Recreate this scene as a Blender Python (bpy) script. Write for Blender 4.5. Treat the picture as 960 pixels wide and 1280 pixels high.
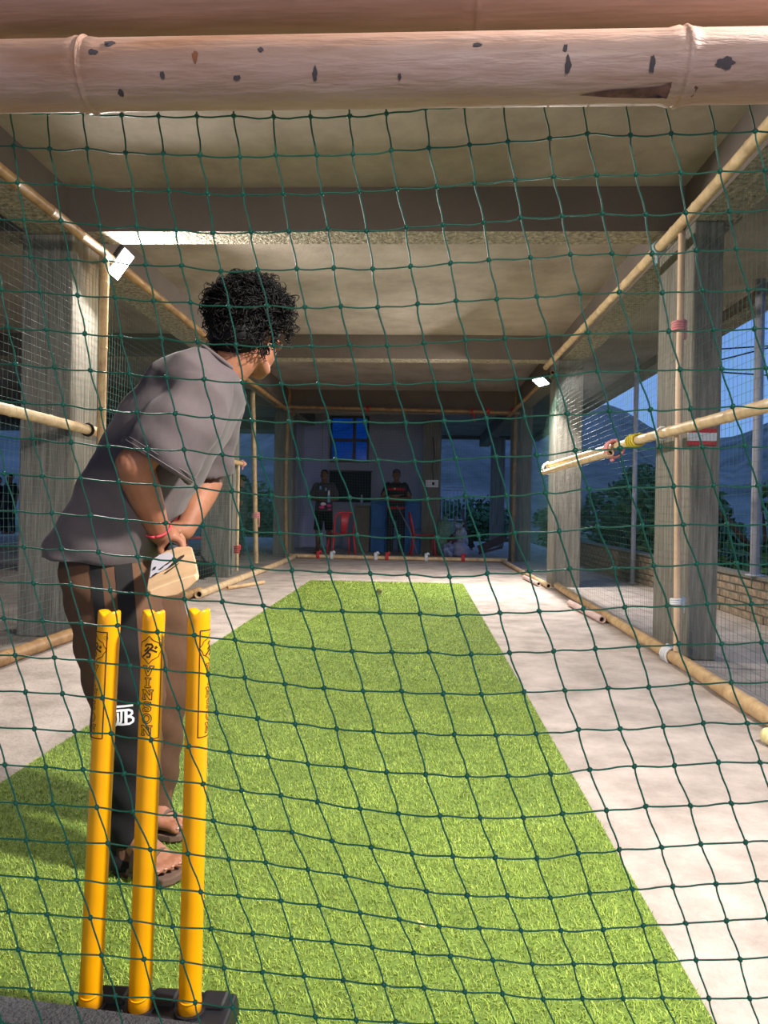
import bpy, math, random
import numpy as np
from mathutils import Vector, Matrix

random.seed(7)
rng = np.random.default_rng(7)
scene = bpy.context.scene
for o in list(bpy.data.objects):
    bpy.data.objects.remove(o)
col = scene.collection

# ------------------------------------------------------------------ camera
FPX = 924.0
CAM_H = 0.94
YAW, PITCH, ROLL = math.radians(2.78), math.radians(0.30), math.radians(1.0)
cam_data = bpy.data.cameras.new('camera')
cam_data.sensor_fit = 'VERTICAL'
cam_data.sensor_height = 36.0
cam_data.lens = FPX / 1280.0 * 36.0
cam_data.clip_start = 0.02
cam_data.clip_end = 3000.0
cam = bpy.data.objects.new('camera', cam_data)
col.objects.link(cam)
cam.matrix_world = (Matrix.Translation((0, 0, CAM_H)) @ Matrix.Rotation(YAW, 4, 'Z')
                    @ Matrix.Rotation(math.pi / 2 - PITCH, 4, 'X') @ Matrix.Rotation(ROLL, 4, 'Z'))
scene.camera = cam

# ------------------------------------------------------------------ sky, exposure
scene.view_settings.view_transform = 'Standard'
scene.view_settings.look = 'None'
scene.view_settings.gamma = 1.0
scene.view_settings.use_curve_mapping = False
scene.view_settings.exposure = 0.0

world = bpy.data.worlds.new('dusk_sky')
scene.world = world
world.use_nodes = True
wn = world.node_tree
wn.nodes.clear()
w_out = wn.nodes.new('ShaderNodeOutputWorld')
w_bg = wn.nodes.new('ShaderNodeBackground')
w_tc = wn.nodes.new('ShaderNodeTexCoord')
w_sep = wn.nodes.new('ShaderNodeSeparateXYZ')
w_ramp = wn.nodes.new('ShaderNodeValToRGB')
w_ramp.color_ramp.elements[0].position = 0.0
w_ramp.color_ramp.elements[0].color = (0.22, 0.43, 0.86, 1)
w_ramp.color_ramp.elements[1].position = 0.7
w_ramp.color_ramp.elements[1].color = (0.12, 0.28, 0.72, 1)
wn.links.new(w_tc.outputs['Generated'], w_sep.inputs[0])
wn.links.new(w_sep.outputs['Z'], w_ramp.inputs[0])
wn.links.new(w_ramp.outputs[0], w_bg.inputs['Color'])
w_bg.inputs['Strength'].default_value = 0.95
wn.links.new(w_bg.outputs[0], w_out.inputs[0])

# lamp powers (the lamps themselves are built further down, each in its fixture)
POWER = {'near_right': 92.0, 'left': 135.0, 'far_right': 200.0, 'rear': 20.0}


def at(u, v, Y):
    """point at distance Y down the hall that the photograph shows at pixel (u, v)"""
    dx, dy = u - 480.0, v - 640.0
    a = dx * math.cos(ROLL) + dy * math.sin(ROLL)
    b = -dx * math.sin(ROLL) + dy * math.cos(ROLL)
    r, d = a / FPX, b / FPX
    x = r
    y = math.cos(PITCH) - d * math.sin(PITCH)
    z = -math.sin(PITCH) - d * math.cos(PITCH)
    X = x * math.cos(YAW) - y * math.sin(YAW)
    Yy = x * math.sin(YAW) + y * math.cos(YAW)
    s = Y / Yy
    return Vector((X * s, Y, CAM_H + z * s))


def px_of(p):
    """pixel (u, v) at which the camera sees world point p"""
    x, y, z = p[0], p[1], p[2] - CAM_H
    a = x * math.cos(YAW) + y * math.sin(YAW)
    b = -x * math.sin(YAW) + y * math.cos(YAW)
    fw = b * math.cos(PITCH) - z * math.sin(PITCH)
    up = b * math.sin(PITCH) + z * math.cos(PITCH)
    r, d = FPX * a / fw, -FPX * up / fw
    return 480 + r * math.cos(ROLL) - d * math.sin(ROLL), 640 + r * math.sin(ROLL) + d * math.cos(ROLL)


# ------------------------------------------------------------------ materials
MATS = {}


def lin(c):
    return tuple(((x / 255.0) / 12.92 if x / 255.0 <= 0.04045 else ((x / 255.0 + 0.055) / 1.055) ** 2.4) for x in c)


def mat(name, rgb, rough=0.7, var=0.0, scale=5.0, bump=0.0, bscale=None, rgb2=None, spec=0.5, stretch=None,
        island=0.0, emit=None, metallic=0.0, detail=6.0, sheen=0.0):
    """procedural material; rgb are sRGB bytes of the surface's own colour"""
    if name in MATS:
        return MATS[name]
    m = bpy.data.materials.new(name)
    m.use_nodes = True
    nt = m.node_tree
    b = nt.nodes['Principled BSDF']
    c = lin(rgb)
    b.inputs['Roughness'].default_value = rough
    b.inputs['Specular IOR Level'].default_value = spec
    b.inputs['Metallic'].default_value = metallic
    b.inputs['Base Color'].default_value = (*c, 1)
    if sheen:
        b.inputs['Sheen Weight'].default_value = sheen
    tc = nt.nodes.new('ShaderNodeTexCoord')
    src = tc.outputs['Object']
    if stretch:
        mp = nt.nodes.new('ShaderNodeMapping')
        mp.inputs['Scale'].default_value = stretch
        nt.links.new(src, mp.inputs['Vector'])
        src = mp.outputs['Vector']
    if var > 0 or rgb2:
        n = nt.nodes.new('ShaderNodeTexNoise')
        n.inputs['Scale'].default_value = scale
        n.inputs['Detail'].default_value = detail
        n.inputs['Roughness'].default_value = 0.65
        nt.links.new(src, n.inputs['Vector'])
        r = nt.nodes.new('ShaderNodeValToRGB')
        r.color_ramp.elements[0].position = 0.32
        r.color_ramp.elements[1].position = 0.68
        c2 = lin(rgb2) if rgb2 else c
        r.color_ramp.elements[0].color = (*[x * (1 - var) for x in c2], 1)
        r.color_ramp.elements[1].color = (*[min(1, x * (1 + var)) for x in c], 1)
        nt.links.new(n.outputs['Fac'], r.inputs[0])
        outc = r.outputs[0]
        if island:
            g = nt.nodes.new('ShaderNodeNewGeometry')
            hs = nt.nodes.new('ShaderNodeHueSaturation')
            mr = nt.nodes.new('ShaderNodeMapRange')
            mr.inputs['To Min'].default_value = 1 - island
            mr.inputs['To Max'].default_value = 1 + island
            nt.links.new(g.outputs['Random Per Island'], mr.inputs['Value'])
            nt.links.new(mr.outputs[0], hs.inputs['Value'])
            nt.links.new(outc, hs.inputs['Color'])
            outc = hs.outputs[0]
        nt.links.new(outc, b.inputs['Base Color'])
    if bump > 0:
        n2 = nt.nodes.new('ShaderNodeTexNoise')
        n2.inputs['Scale'].default_value = bscale or scale * 4
        n2.inputs['Detail'].default_value = 5.0
        nt.links.new(src, n2.inputs['Vector'])
        bp = nt.nodes.new('ShaderNodeBump')
        bp.inputs['Strength'].default_value = bump
        bp.inputs['Distance'].default_value = 0.02
        nt.links.new(n2.outputs['Fac'], bp.inputs['Height'])
        nt.links.new(bp.outputs[0], b.inputs['Normal'])
    if emit:
        b.inputs['Emission Color'].default_value = (*emit[0], 1)
        b.inputs['Emission Strength'].default_value = emit[1]
    MATS[name] = m
    return m


# ------------------------------------------------------------------ mesh builder
class MB:
    def __init__(self):
        self.v, self.f, self.mi = [], [], []

    def quadbox(self, lo, hi, mi=0):
        x0, y0, z0 = lo
        x1, y1, z1 = hi
        k = len(self.v)
        self.v += [(x0, y0, z0), (x1, y0, z0), (x1, y1, z0), (x0, y1, z0), (x0, y0, z1), (x1, y0, z1), (x1, y1, z1), (x0, y1, z1)]
        for q in ((0, 3, 2, 1), (4, 5, 6, 7), (0, 1, 5, 4), (1, 2, 6, 5), (2, 3, 7, 6), (3, 0, 4, 7)):
            self.f.append(tuple(k + i for i in q))
            self.mi.append(mi)
        return self

    def obox(self, c, ax, ay, az, h):
        """oriented box: centre, three unit axes, half sizes"""
        k = len(self.v)
        c, ax, ay, az = Vector(c), Vector(ax), Vector(ay), Vector(az)
        for sz in (-1, 1):
            for sx, sy in ((-1, -1), (1, -1), (1, 1), (-1, 1)):
                self.v.append(tuple(c + ax * h[0] * sx + ay * h[1] * sy + az * h[2] * sz))
        for q in ((0, 3, 2, 1), (4, 5, 6, 7), (0, 1, 5, 4), (1, 2, 6, 5), (2, 3, 7, 6), (3, 0, 4, 7)):
            self.f.append(tuple(k + i for i in q))
            self.mi.append(0)
        return self

    def ring(self, pts):
        k = len(self.v)
        self.v += [tuple(p) for p in pts]
        return list(range(k, k + len(pts)))

    def bridge(self, a, b, mi=0):
        n = len(a)
        for i in range(n):
            j = (i + 1) % n
            self.f.append((a[i], a[j], b[j], b[i]))
            self.mi.append(mi)

    def cap(self, a, flip=False, mi=0):
        self.f.append(tuple(reversed(a)) if flip else tuple(a))
        self.mi.append(mi)

    def tube(self, pts, radii, seg=10, ref=None, rounded=False, cap=True, mi=0):
        """loft along pts; radii float or (along ref, across)"""
        pts = [Vector(p) for p in pts]
        n = len(pts)
        if not isinstance(radii, (list, tuple)):
            radii = [radii] * n
        rad = [(r, r) if not isinstance(r, (list, tuple)) else tuple(r) for r in radii]
        tans = []
        for i in range(n):
            t = pts[min(i + 1, n - 1)] - pts[max(i - 1, 0)]
            tans.append(t.normalized() if t.length > 1e-9 else Vector((0, 0, 1)))
        if rounded:
            P, R, T = [], [], []
            for i in range(n):
                if i == 0:
                    m = min(rad[0])
                    for s, o in ((0.35, 0.92), (0.75, 0.62)):
                        P.append(pts[0] - tans[0] * m * o)
                        R.append((rad[0][0] * s, rad[0][1] * s))
                        T.append(tans[0])
                P.append(pts[i]); R.append(rad[i]); T.append(tans[i])
                if i == n - 1:
                    m = min(rad[-1])
                    for s, o in ((0.75, 0.62), (0.35, 0.92)):
                        P.append(pts[-1] + tans[-1] * m * o)
                        R.append((rad[-1][0] * s, rad[-1][1] * s))
                        T.append(tans[-1])
            pts, rad, tans = P, R, T
            n = len(pts)
        t0 = tans[0]
        if ref is None:
            g = Vector((0, 0, 1)) if abs(t0.z) < 0.9 else Vector((1, 0, 0))
        else:
            g = Vector(ref)
        prev = None
        n1 = (g - t0 * g.dot(t0)).normalized()
        rings = []
        for i in range(n):
            t = tans[i]
            base = g if ref is not None else n1
            q = base - t * base.dot(t)
            if q.length > 1e-6:
                n1 = q.normalized()
            n2 = t.cross(n1)
            cur = self.ring([pts[i] + n1 * (rad[i][0] * math.cos(2 * math.pi * k / seg)) + n2 * (rad[i][1] * math.sin(2 * math.pi * k / seg)) for k in range(seg)])
            if prev:
                self.bridge(prev, cur, mi)
            rings.append(cur)
            prev = cur
        if cap:
            self.cap(rings[0], True, mi)
            self.cap(rings[-1], False, mi)
        return rings

    def ellipsoid(self, c, ax, ay, az, r, seg=16, rings=10):
        c, ax, ay, az = Vector(c), Vector(ax), Vector(ay), Vector(az)
        prev = None
        k0 = len(self.v)
        self.v.append(tuple(c - az * r[2]))
        first = True
        for j in range(1, rings):
            th = math.pi * j / rings
            cur = self.ring([c + ax * (r[0] * math.sin(th) * math.cos(2 * math.pi * k / seg)) + ay * (r[1] * math.sin(th) * math.sin(2 * math.pi * k / seg)) - az * (r[2] * math.cos(th)) for k in range(seg)])
            if prev is None:
                for i in range(seg):
                    self.f.append((k0, cur[(i + 1) % seg], cur[i])); self.mi.append(0)
            else:
                self.bridge(prev, cur)
            prev = cur
        k1 = len(self.v)
        self.v.append(tuple(c + az * r[2]))
        for i in range(seg):
            self.f.append((k1, prev[i], prev[(i + 1) % seg])); self.mi.append(0)
        return self

    def quad(self, a, b, c, d, mi=0):
        k = len(self.v)
        self.v += [tuple(a), tuple(b), tuple(c), tuple(d)]
        self.f.append((k, k + 1, k + 2, k + 3))
        self.mi.append(mi)

    def prism(self, outline, c, ax, ay, az, thick):
        """extrude a 2-D outline (ax, ay) by thick along az"""
        c, ax, ay, az = Vector(c), Vector(ax), Vector(ay), Vector(az)
        a = self.ring([c + ax * p[0] + ay * p[1] for p in outline])
        b = self.ring([c + ax * p[0] + ay * p[1] + az * thick for p in outline])
        self.bridge(a, b)
        self.cap(a, True)
        self.cap(b)
        return self

    def mesh(self, name):
        me = bpy.data.meshes.new(name)
        me.from_pydata(self.v, [], self.f)
        if any(self.mi):
            me.polygons.foreach_set('material_index', self.mi)
        me.update()
        return me

    def build(self, name, m, parent=None, smooth=True, bevel=0.0, local=False):
        me = self.mesh(name)
        return finish(name, me, m, parent, smooth, bevel, local)


def root_loc(p):
    while p.parent:
        p = p.parent
    return Vector(p.location)


def finish(name, me, m, parent=None, smooth=True, bevel=0.0, local=False):
    if parent is not None and not local:
        me.transform(Matrix.Translation(-root_loc(parent)))
    for mm in (m if isinstance(m, (list, tuple)) else [m]):
        me.materials.append(mm)
    if smooth:
        me.polygons.foreach_set('use_smooth', [True] * len(me.polygons))
    o = bpy.data.objects.new(name, me)
    col.objects.link(o)
    if parent is not None:
        o.parent = parent
    if bevel:
        b = o.modifiers.new('bevel', 'BEVEL')
        b.width = bevel
        b.segments = 2
        b.limit_method = 'ANGLE'
        b.harden_normals = False
    return o


def tag(o, label=None, cat=None, group=None, kind=None):
    if label: o['label'] = label
    if cat: o['category'] = cat
    if group: o['group'] = group
    if kind: o['kind'] = kind
    return o


def thing(name, label, cat, loc=(0, 0, 0), group=None, kind=None):
    o = bpy.data.objects.new(name, None)
    o.empty_display_size = 0.1
    col.objects.link(o)
    o.location = loc
    tag(o, label, cat, group, kind)
    return o


def copy_tree(o, parent=None):
    c = o.copy()
    col.objects.link(c)
    c.parent = parent
    for ch in list(o.children):
        copy_tree(ch, c)
    return c


def remesh(mb, voxel, smooth_iter=4, displace=None):
    me = mb.mesh('tmp')
    o = bpy.data.objects.new('tmp', me)
    col.objects.link(o)
    r = o.modifiers.new('r', 'REMESH')
    r.mode = 'VOXEL'
    r.voxel_size = voxel
    if smooth_iter:
        s = o.modifiers.new('s', 'SMOOTH')
        s.factor = 0.5
        s.iterations = smooth_iter
    dg = bpy.context.evaluated_depsgraph_get()
    dg.update()
    out = bpy.data.meshes.new_from_object(o.evaluated_get(dg))
    bpy.data.objects.remove(o)
    return out


def smoothstep(a, b, x):
    t = max(0.0, min(1.0, (x - a) / (b - a)))
    return t * t * (3 - 2 * t)


def catmull(pts, sub):
    pts = [Vector(p) for p in pts]
    out = []
    n = len(pts)
    for i in range(n - 1):
        p0, p1, p2, p3 = pts[max(i - 1, 0)], pts[i], pts[i + 1], pts[min(i + 2, n - 1)]
        for s in range(sub):
            t = s / sub
            out.append(0.5 * ((2 * p1) + (p2 - p0) * t + (2 * p0 - 5 * p1 + 4 * p2 - p3) * t * t + (3 * p1 - p0 - 3 * p2 + p3) * t ** 3))
    out.append(pts[-1])
    return out
# ------------------------------------------------------------------ palette
M_FLOOR = mat('floor_concrete', (186, 174, 166), 0.85, 0.2, 3.4, 0.4, 50, rgb2=(164, 152, 142), detail=12)
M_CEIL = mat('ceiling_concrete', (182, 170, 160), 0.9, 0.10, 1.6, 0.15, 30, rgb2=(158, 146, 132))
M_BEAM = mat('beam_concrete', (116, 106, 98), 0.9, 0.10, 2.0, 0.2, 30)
M_SOFFIT = mat('rough_soffit_concrete', (176, 166, 146), 0.95, 0.35, 26.0, 1.0, 40, rgb2=(120, 108, 88))
M_PILLAR = mat('board_formed_concrete', (144, 138, 128), 0.9, 0.16, 7.0, 0.5, 18, rgb2=(116, 110, 100), stretch=(6, 6, 0.35))
M_BAM_BIG = mat('weathered_bamboo', (198, 168, 156), 0.5, 0.12, 5.0, 0.2, 40, rgb2=(178, 132, 104), stretch=(0.5, 3, 3), detail=10)
M_BAM = mat('yellow_bamboo', (206, 176, 128), 0.5, 0.18, 9.0, 0.08, 60, rgb2=(186, 148, 104))
M_BAM_PALE = mat('pale_bamboo', (218, 192, 150), 0.5, 0.15, 9.0, 0.08, 60, rgb2=(200, 168, 128))
M_BAM_DARK = mat('brown_bamboo', (176, 140, 92), 0.5, 0.18, 9.0, 0.08, 60, rgb2=(150, 112, 72))
M_BAM_HOLE = mat('bamboo_hollow', (30, 24, 20), 0.9)
M_NET = mat('green_net_cord', (18, 104, 82), 0.45, 0.15, 60, spec=0.5)
M_SIDENET = mat('green_side_net_cord', (70, 112, 98), 0.55, 0.1, 30)
M_TURF = mat('turf_backing', (106, 132, 50), 0.9, 0.15, 20, rgb2=(92, 116, 42))
M_BLADE = mat('turf_blade', (166, 186, 84), 0.6, 0.16, 3.0, rgb2=(146, 170, 70), island=0.36, spec=0.3)
M_YELLOW = mat('yellow_stump_plastic', (255, 172, 2), 0.32, 0.03, 8, spec=0.5)
M_BLACKP = mat('black_plastic', (34, 34, 40), 0.38, 0.05, 8)
M_PRINT = mat('black_print', (40, 26, 12), 0.5)
M_SHIRT = mat('grey_cotton', (98, 88, 88), 0.9, 0.06, 6, 0.25, 9, rgb2=(90, 81, 83), sheen=0.1)
M_SHIRT_T = mat('grey_cotton_stitch', (118, 110, 110), 0.9)
M_PANTS = mat('brown_cotton', (98, 68, 46), 0.9, 0.08, 7, 0.2, 10, rgb2=(86, 58, 40))
M_BLACKC = mat('black_cotton', (17, 16, 18), 0.9, 0.1, 8, 0.2, 10)
M_SKIN = mat('brown_skin', (164, 112, 84), 0.55, 0.06, 12, rgb2=(148, 96, 70), spec=0.4)
M_SKIN_D = mat('dark_skin', (120, 82, 62), 0.6)
M_HAIR = mat('black_hair', (13, 11, 12), 0.6, spec=0.25)
M_NAIL = mat('nail', (204, 152, 132), 0.4)
M_SANDAL = mat('brown_sandal', (110, 86, 72), 0.8, 0.1, 30)
M_WOOD = mat('willow', (232, 196, 154), 0.5, 0.06, 10, rgb2=(220, 180, 136))
M_STICKER = mat('white_sticker', (226, 226, 236), 0.35)
M_WHITE = mat('white_print', (235, 235, 235), 0.6)
M_RED_T = mat('red_cord', (196, 60, 66), 0.8)
M_PINK_T = mat('pink_cloth', (222, 150, 150), 0.9)
M_WHITE_T = mat('white_plastic_twine', (220, 222, 224), 0.6)
M_BLUE_T = mat('pale_blue_rope', (150, 176, 182), 0.7)
M_YEL_T = mat('yellow_rope', (206, 190, 60), 0.7)
M_RUBBER = mat('grey_felt', (78, 78, 82), 0.95, 0.15, 60, 0.8, 160)
M_POLE = mat('painted_steel_pole', (176, 176, 186), 0.5, 0.1, 10)
M_BRICK = mat('rough_brick', (160, 138, 114), 0.95, 0.2, 12, 0.5, 40, rgb2=(128, 112, 94))
M_MORTAR = mat('mortar', (120, 112, 100), 0.95, 0.1, 20)
M_REDP = mat('red_plastic', (206, 52, 66), 0.4)
M_BLUEBOX = mat('blue_board', (28, 112, 190), 0.5, 0.08, 6)
M_DARKBOARD = mat('dark_board', (40, 42, 50), 0.8)
M_WALLW = mat('whitewashed_wall', (176, 174, 184), 0.9, 0.06, 2)
M_FRAME = mat('brown_window_frame', (96, 82, 74), 0.7)
M_LAMPB = mat('lamp_housing', (60, 60, 62), 0.5, metallic=0.3)
M_LED = mat('lit_led_panel', (255, 255, 255), 0.4, emit=((1.0, 0.97, 0.92), 22.0))
M_GROUND = mat('grassy_ground', (70, 84, 48), 1.0, 0.2, 0.4)
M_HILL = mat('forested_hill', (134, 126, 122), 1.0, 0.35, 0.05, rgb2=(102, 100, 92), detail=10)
M_LEAF = mat('dark_leaf', (84, 124, 78), 0.7, 0.2, 1.5, rgb2=(58, 96, 62), island=0.35)
M_TRUNK = mat('tree_trunk', (84, 72, 60), 0.9)
M_RAILW = mat('white_railing_paint', (206, 206, 216), 0.5)
M_GREYCAB = mat('grey_cabinet', (116, 108, 96), 0.8, 0.08, 8)
M_SACK = mat('white_woven_sack', (196, 200, 206), 0.7, 0.25, 14, 0.3, 40, rgb2=(120, 128, 140))
M_SACKG = mat('green_woven_sack', (130, 172, 150), 0.7, 0.2, 14, 0.3, 40, rgb2=(90, 130, 110))

# ------------------------------------------------------------------ the setting
CEIL = 3.11
SOFF = 2.81
mb = MB()
mb.quadbox((-14, -6.0, -0.25), (3.25, 22.0, 0.0))
floor = tag(mb.build('floor', M_FLOOR, smooth=False), 'bare pinkish grey concrete floor of the open hall', 'floor', kind='structure')
mb = MB()
mb.quadbox((-14, -5.5, CEIL), (3.45, 17.15, CEIL + 0.2))
mb.quadbox((-14, 17.15, CEIL), (-2.95, 22.0, CEIL + 0.2))
mb.quadbox((0.45, 17.15, CEIL), (3.45, 22.0, CEIL + 0.2))
ceiling = tag(mb.build('ceiling', M_CEIL, smooth=False), 'stained raw concrete ceiling slab between the beams', 'ceiling', kind='structure')


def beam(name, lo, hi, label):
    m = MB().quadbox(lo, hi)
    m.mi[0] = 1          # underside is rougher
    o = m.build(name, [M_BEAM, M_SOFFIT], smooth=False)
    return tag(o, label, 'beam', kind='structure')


RB = 1.72     # inner face of right edge beam
LB = -2.46
for i, (y0, lab) in enumerate(((5.0, 'concrete cross beam nearest the camera with a rough bright underside'),
                               (9.25, 'second concrete cross beam halfway down the hall'),
                               (13.6, 'third concrete cross beam above the far end of the cage'),
                               (17.9, 'last concrete cross beam beyond the cage'))):
    if i < 3:
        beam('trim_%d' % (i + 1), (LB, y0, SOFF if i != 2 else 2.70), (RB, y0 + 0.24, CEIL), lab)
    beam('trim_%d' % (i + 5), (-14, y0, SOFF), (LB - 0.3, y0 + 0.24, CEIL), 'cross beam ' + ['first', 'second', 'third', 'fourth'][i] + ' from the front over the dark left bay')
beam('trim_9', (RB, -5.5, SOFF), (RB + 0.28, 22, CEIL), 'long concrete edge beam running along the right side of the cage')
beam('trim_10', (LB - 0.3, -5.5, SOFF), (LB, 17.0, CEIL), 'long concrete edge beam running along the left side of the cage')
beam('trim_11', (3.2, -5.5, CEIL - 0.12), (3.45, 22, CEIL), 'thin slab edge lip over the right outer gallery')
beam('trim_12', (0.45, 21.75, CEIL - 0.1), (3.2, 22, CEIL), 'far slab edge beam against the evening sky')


def pillar(lo, hi, label, name='concrete_pillar'):
    m = MB().quadbox((lo[0], lo[1], 0), (hi[0], hi[1], SOFF))
    o = m.build(name, M_PILLAR, smooth=False, bevel=0.012)
    return tag(o, label, 'pillar', kind='structure')


pillar((1.72, 4.82), (1.91, 5.52), 'concrete pillar on the right nearest the camera behind the net')
pillar((1.645, 9.22), (1.985, 9.62), 'concrete pillar on the right carrying the far floodlight')
pillar((1.70, 13.75), (2.05, 14.2), 'concrete pillar at the right far corner of the cage')
pillar((-2.80, 5.03), (-2.44, 5.46), 'concrete pillar on the left behind the batsman')
pillar((-2.85, 9.52), (-2.47, 9.98), 'concrete pillar on the left seen under the chin of the batsman')
pillar((-2.87, 14.35), (-2.5, 14.75), 'concrete pillar at the left far corner of the cage')
pillar((-3.35, 18.2), (-3.0, 18.6), 'concrete pillar on the left beyond the cage')
for x in (-7.3, -11.8):
    for y in (9.75, 14.1, 18.3):
        pillar((x, y), (x + 0.38, y + 0.4), 'concrete pillar deep in the dark left bay')
# low kerb across the left bay
k = MB().quadbox((-14, 14.0, 0), (-3.0, 14.12, 0.06)).build('trim_13', M_BEAM, smooth=False)
tag(k, 'low dark kerb across the floor of the left bay', 'kerb', kind='structure')

# far room: back wall with blue window
WY = 17.0
wx0, wx1, wz0, wz1 = at(412, 578, WY).x, at(461, 578, WY).x, at(436, 578, WY).z, at(436, 520, WY).z
m = MB()
m.quadbox((-2.9, WY, 0), (wx0, WY + 0.15, CEIL))
m.quadbox((wx1, WY, 0), (0.45, WY + 0.15, CEIL))
m.quadbox((wx0, WY, 0), (wx1, WY + 0.15, wz0))
m.quadbox((wx0, WY, wz1), (wx1, WY + 0.15, CEIL))
wall = tag(m.build('wall_back', M_WALLW, smooth=False), 'dim whitewashed wall behind the two onlookers', 'wall', kind='structure')
win = thing('window_1', 'blue lit four pane window high in the back wall', 'window', ((wx0 + wx1) / 2, WY, wz0), kind='structure')
m = MB()
t = 0.05
m.quadbox((wx0, WY - 0.02, wz0), (wx0 + t, WY + 0.06, wz1))
m.quadbox((wx1 - t, WY - 0.02, wz0), (wx1, WY + 0.06, wz1))
m.quadbox((wx0 + t, WY - 0.02, wz0), (wx1 - t, WY + 0.06, wz0 + t))
m.quadbox((wx0 + t, WY - 0.02, wz1 - t), (wx1 - t, WY + 0.06, wz1))
m.build('window_frame', M_FRAME, win, smooth=False)
cx = wx0 + (wx1 - wx0) * 0.62
cz = wz0 + (wz1 - wz0) * 0.48
MB().quadbox((cx - 0.035, WY - 0.02, wz0 + t), (cx + 0.035, WY + 0.05, wz1 - t)).build('mullion', M_FRAME, win, smooth=False)
MB().quadbox((wx0 + t, WY - 0.015, cz - 0.035), (wx1 - t, WY + 0.045, cz + 0.035)).build('transom', M_FRAME, win, smooth=False)
gm = bpy.data.materials.new('blue_tinted_glass')
gm.use_nodes = True
nt = gm.node_tree
nt.nodes.clear()
g_o = nt.nodes.new('ShaderNodeOutputMaterial')
g_t = nt.nodes.new('ShaderNodeBsdfTransparent')
g_t.inputs[0].default_value = (0.16, 0.58, 1.0, 1)
g_g = nt.nodes.new('ShaderNodeBsdfGlossy')
g_g.inputs['Roughness'].default_value = 0.1
g_m = nt.nodes.new('ShaderNodeMixShader')
g_m.inputs[0].default_value = 0.05
nt.links.new(g_t.outputs[0], g_m.inputs[1])
nt.links.new(g_g.outputs[0], g_m.inputs[2])
nt.links.new(g_m.outputs[0], g_o.inputs[0])
for (a, b) in ((wx0 + t, cx - 0.035), (cx + 0.035, wx1 - t)):
    for (c, d) in ((wz0 + t, cz - 0.035), (cz + 0.035, wz1 - t)):
        MB().quadbox((a, WY + 0.012, c), (b, WY + 0.018, d)).build('pane', gm, win, smooth=False)

# door leaf left of the window, blue skylight put into its colour
d0, d1 = at(379, 600, WY - 0.06), at(409, 600, WY - 0.06)
door = thing('door_1', 'pale door leaf coloured with bluish skylight left of the blue window', 'door', ((d0.x + d1.x) / 2, WY - 0.08, 0), kind='structure')
M_DOOR = mat('skylight_tinted_door', (186, 186, 214), 0.7, 0.05, 3)
MB().quadbox((d0.x, WY - 0.06, 0.02), (d1.x, WY - 0.012, 2.95)).build('door_leaf', M_DOOR, door, smooth=False)
MB().quadbox((d0.x - 0.06, WY - 0.09, 0), (d0.x, WY - 0.012, 3.0)).build('door_frame', M_WALLW, door, smooth=False)
MB().quadbox((d1.x - 0.14, WY - 0.075, 0.02), (d1.x - 0.11, WY - 0.058, 2.95)).build('door_moulding', M_WALLW, door, smooth=False)

# inner column with the switch board
c0, c1 = at(528, 600, 15.5).x, at(551, 600, 15.5).x
pillar((c0, 15.5), (c1, 15.85), 'slim concrete column with the white switch board')
sw0, sw1 = at(532, 609, 15.49), at(548, 600, 15.49)
sb = thing('switch_board', 'white electric switch board on the slim far column', 'switch', ((sw0.x + sw1.x) / 2, 15.5, sw0.z))
MB().quadbox((sw0.x, 15.46, sw0.z), (sw1.x, 15.4995, sw1.z)).build('plate', M_WHITE, sb, smooth=False, bevel=0.008)
sx = sw0.x + (sw1.x - sw0.x) * 0.6
MB().quadbox((sx - 0.025, 15.45, (sw0.z + sw1.z) / 2 - 0.03), (sx + 0.025, 15.462, (sw0.z + sw1.z) / 2 + 0.03)).build('socket', M_DARKBOARD, sb, smooth=False)
wpts = [Vector((sx, 15.487, sw1.z)), Vector((sx - 0.02, 15.487, sw1.z + 0.3)), Vector((sx + 0.015, 15.487, sw1.z + 0.55)), Vector((sx - 0.03, 15.487, sw1.z + 0.9))]
m = MB(); m.tube(catmull(wpts, 6), 0.009, 5)
m.build('cable', M_DARKBOARD, sb)
# column at the far right opening
a, b = at(614, 600, 19.2).x, at(631, 600, 19.2).x
pillar((a, 19.2), (b, 19.5), 'slim dark column in the far right opening')

# ------------------------------------------------------------------ outside
n = 60
m = MB().quadbox((-200, -60, -3.4), (220, 420, -3.3))
tag(m.build('ground', M_GROUND, smooth=False), 'dark grassy ground outside below the building', 'ground', kind='structure')
# forested hills around the horizon: three deep ridge rows
vs, fs = [], []
naz, nr = 160, 10
for i in range(naz + 1):
    az = math.radians(-75 + 150 * i / naz)
    crest = 0.150 + 0.022 * math.sin(az * 9 + 1.2) + 0.014 * math.sin(az * 23 + 0.4) + 0.005 * math.sin(az * 57)
    crest -= 0.045 * smoothstep(0.22, 0.34, az) * (1 - smoothstep(0.36, 0.44, az))
    for j in range(nr + 1):
        s = j / nr
        d = 150 + 330 * s
        h = -3.5 + (crest * 480 + 3.5) * (s ** 0.8) + (3.0 * math.sin(az * 80 + j * 1.7) * (1 - abs(2 * s - 1)))
        vs.append((d * math.sin(az), d * math.cos(az), h))
for i in range(naz):
    for j in range(nr):
        k = i * (nr + 1) + j
        fs.append((k, k + nr + 1, k + nr + 2, k + 1))
me = bpy.data.meshes.new('hills'); me.from_pydata(vs, [], fs); me.update()
tag(finish('hills', me, M_HILL), 'blue green forested hill range beyond the hall', 'hill', kind='structure')


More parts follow.
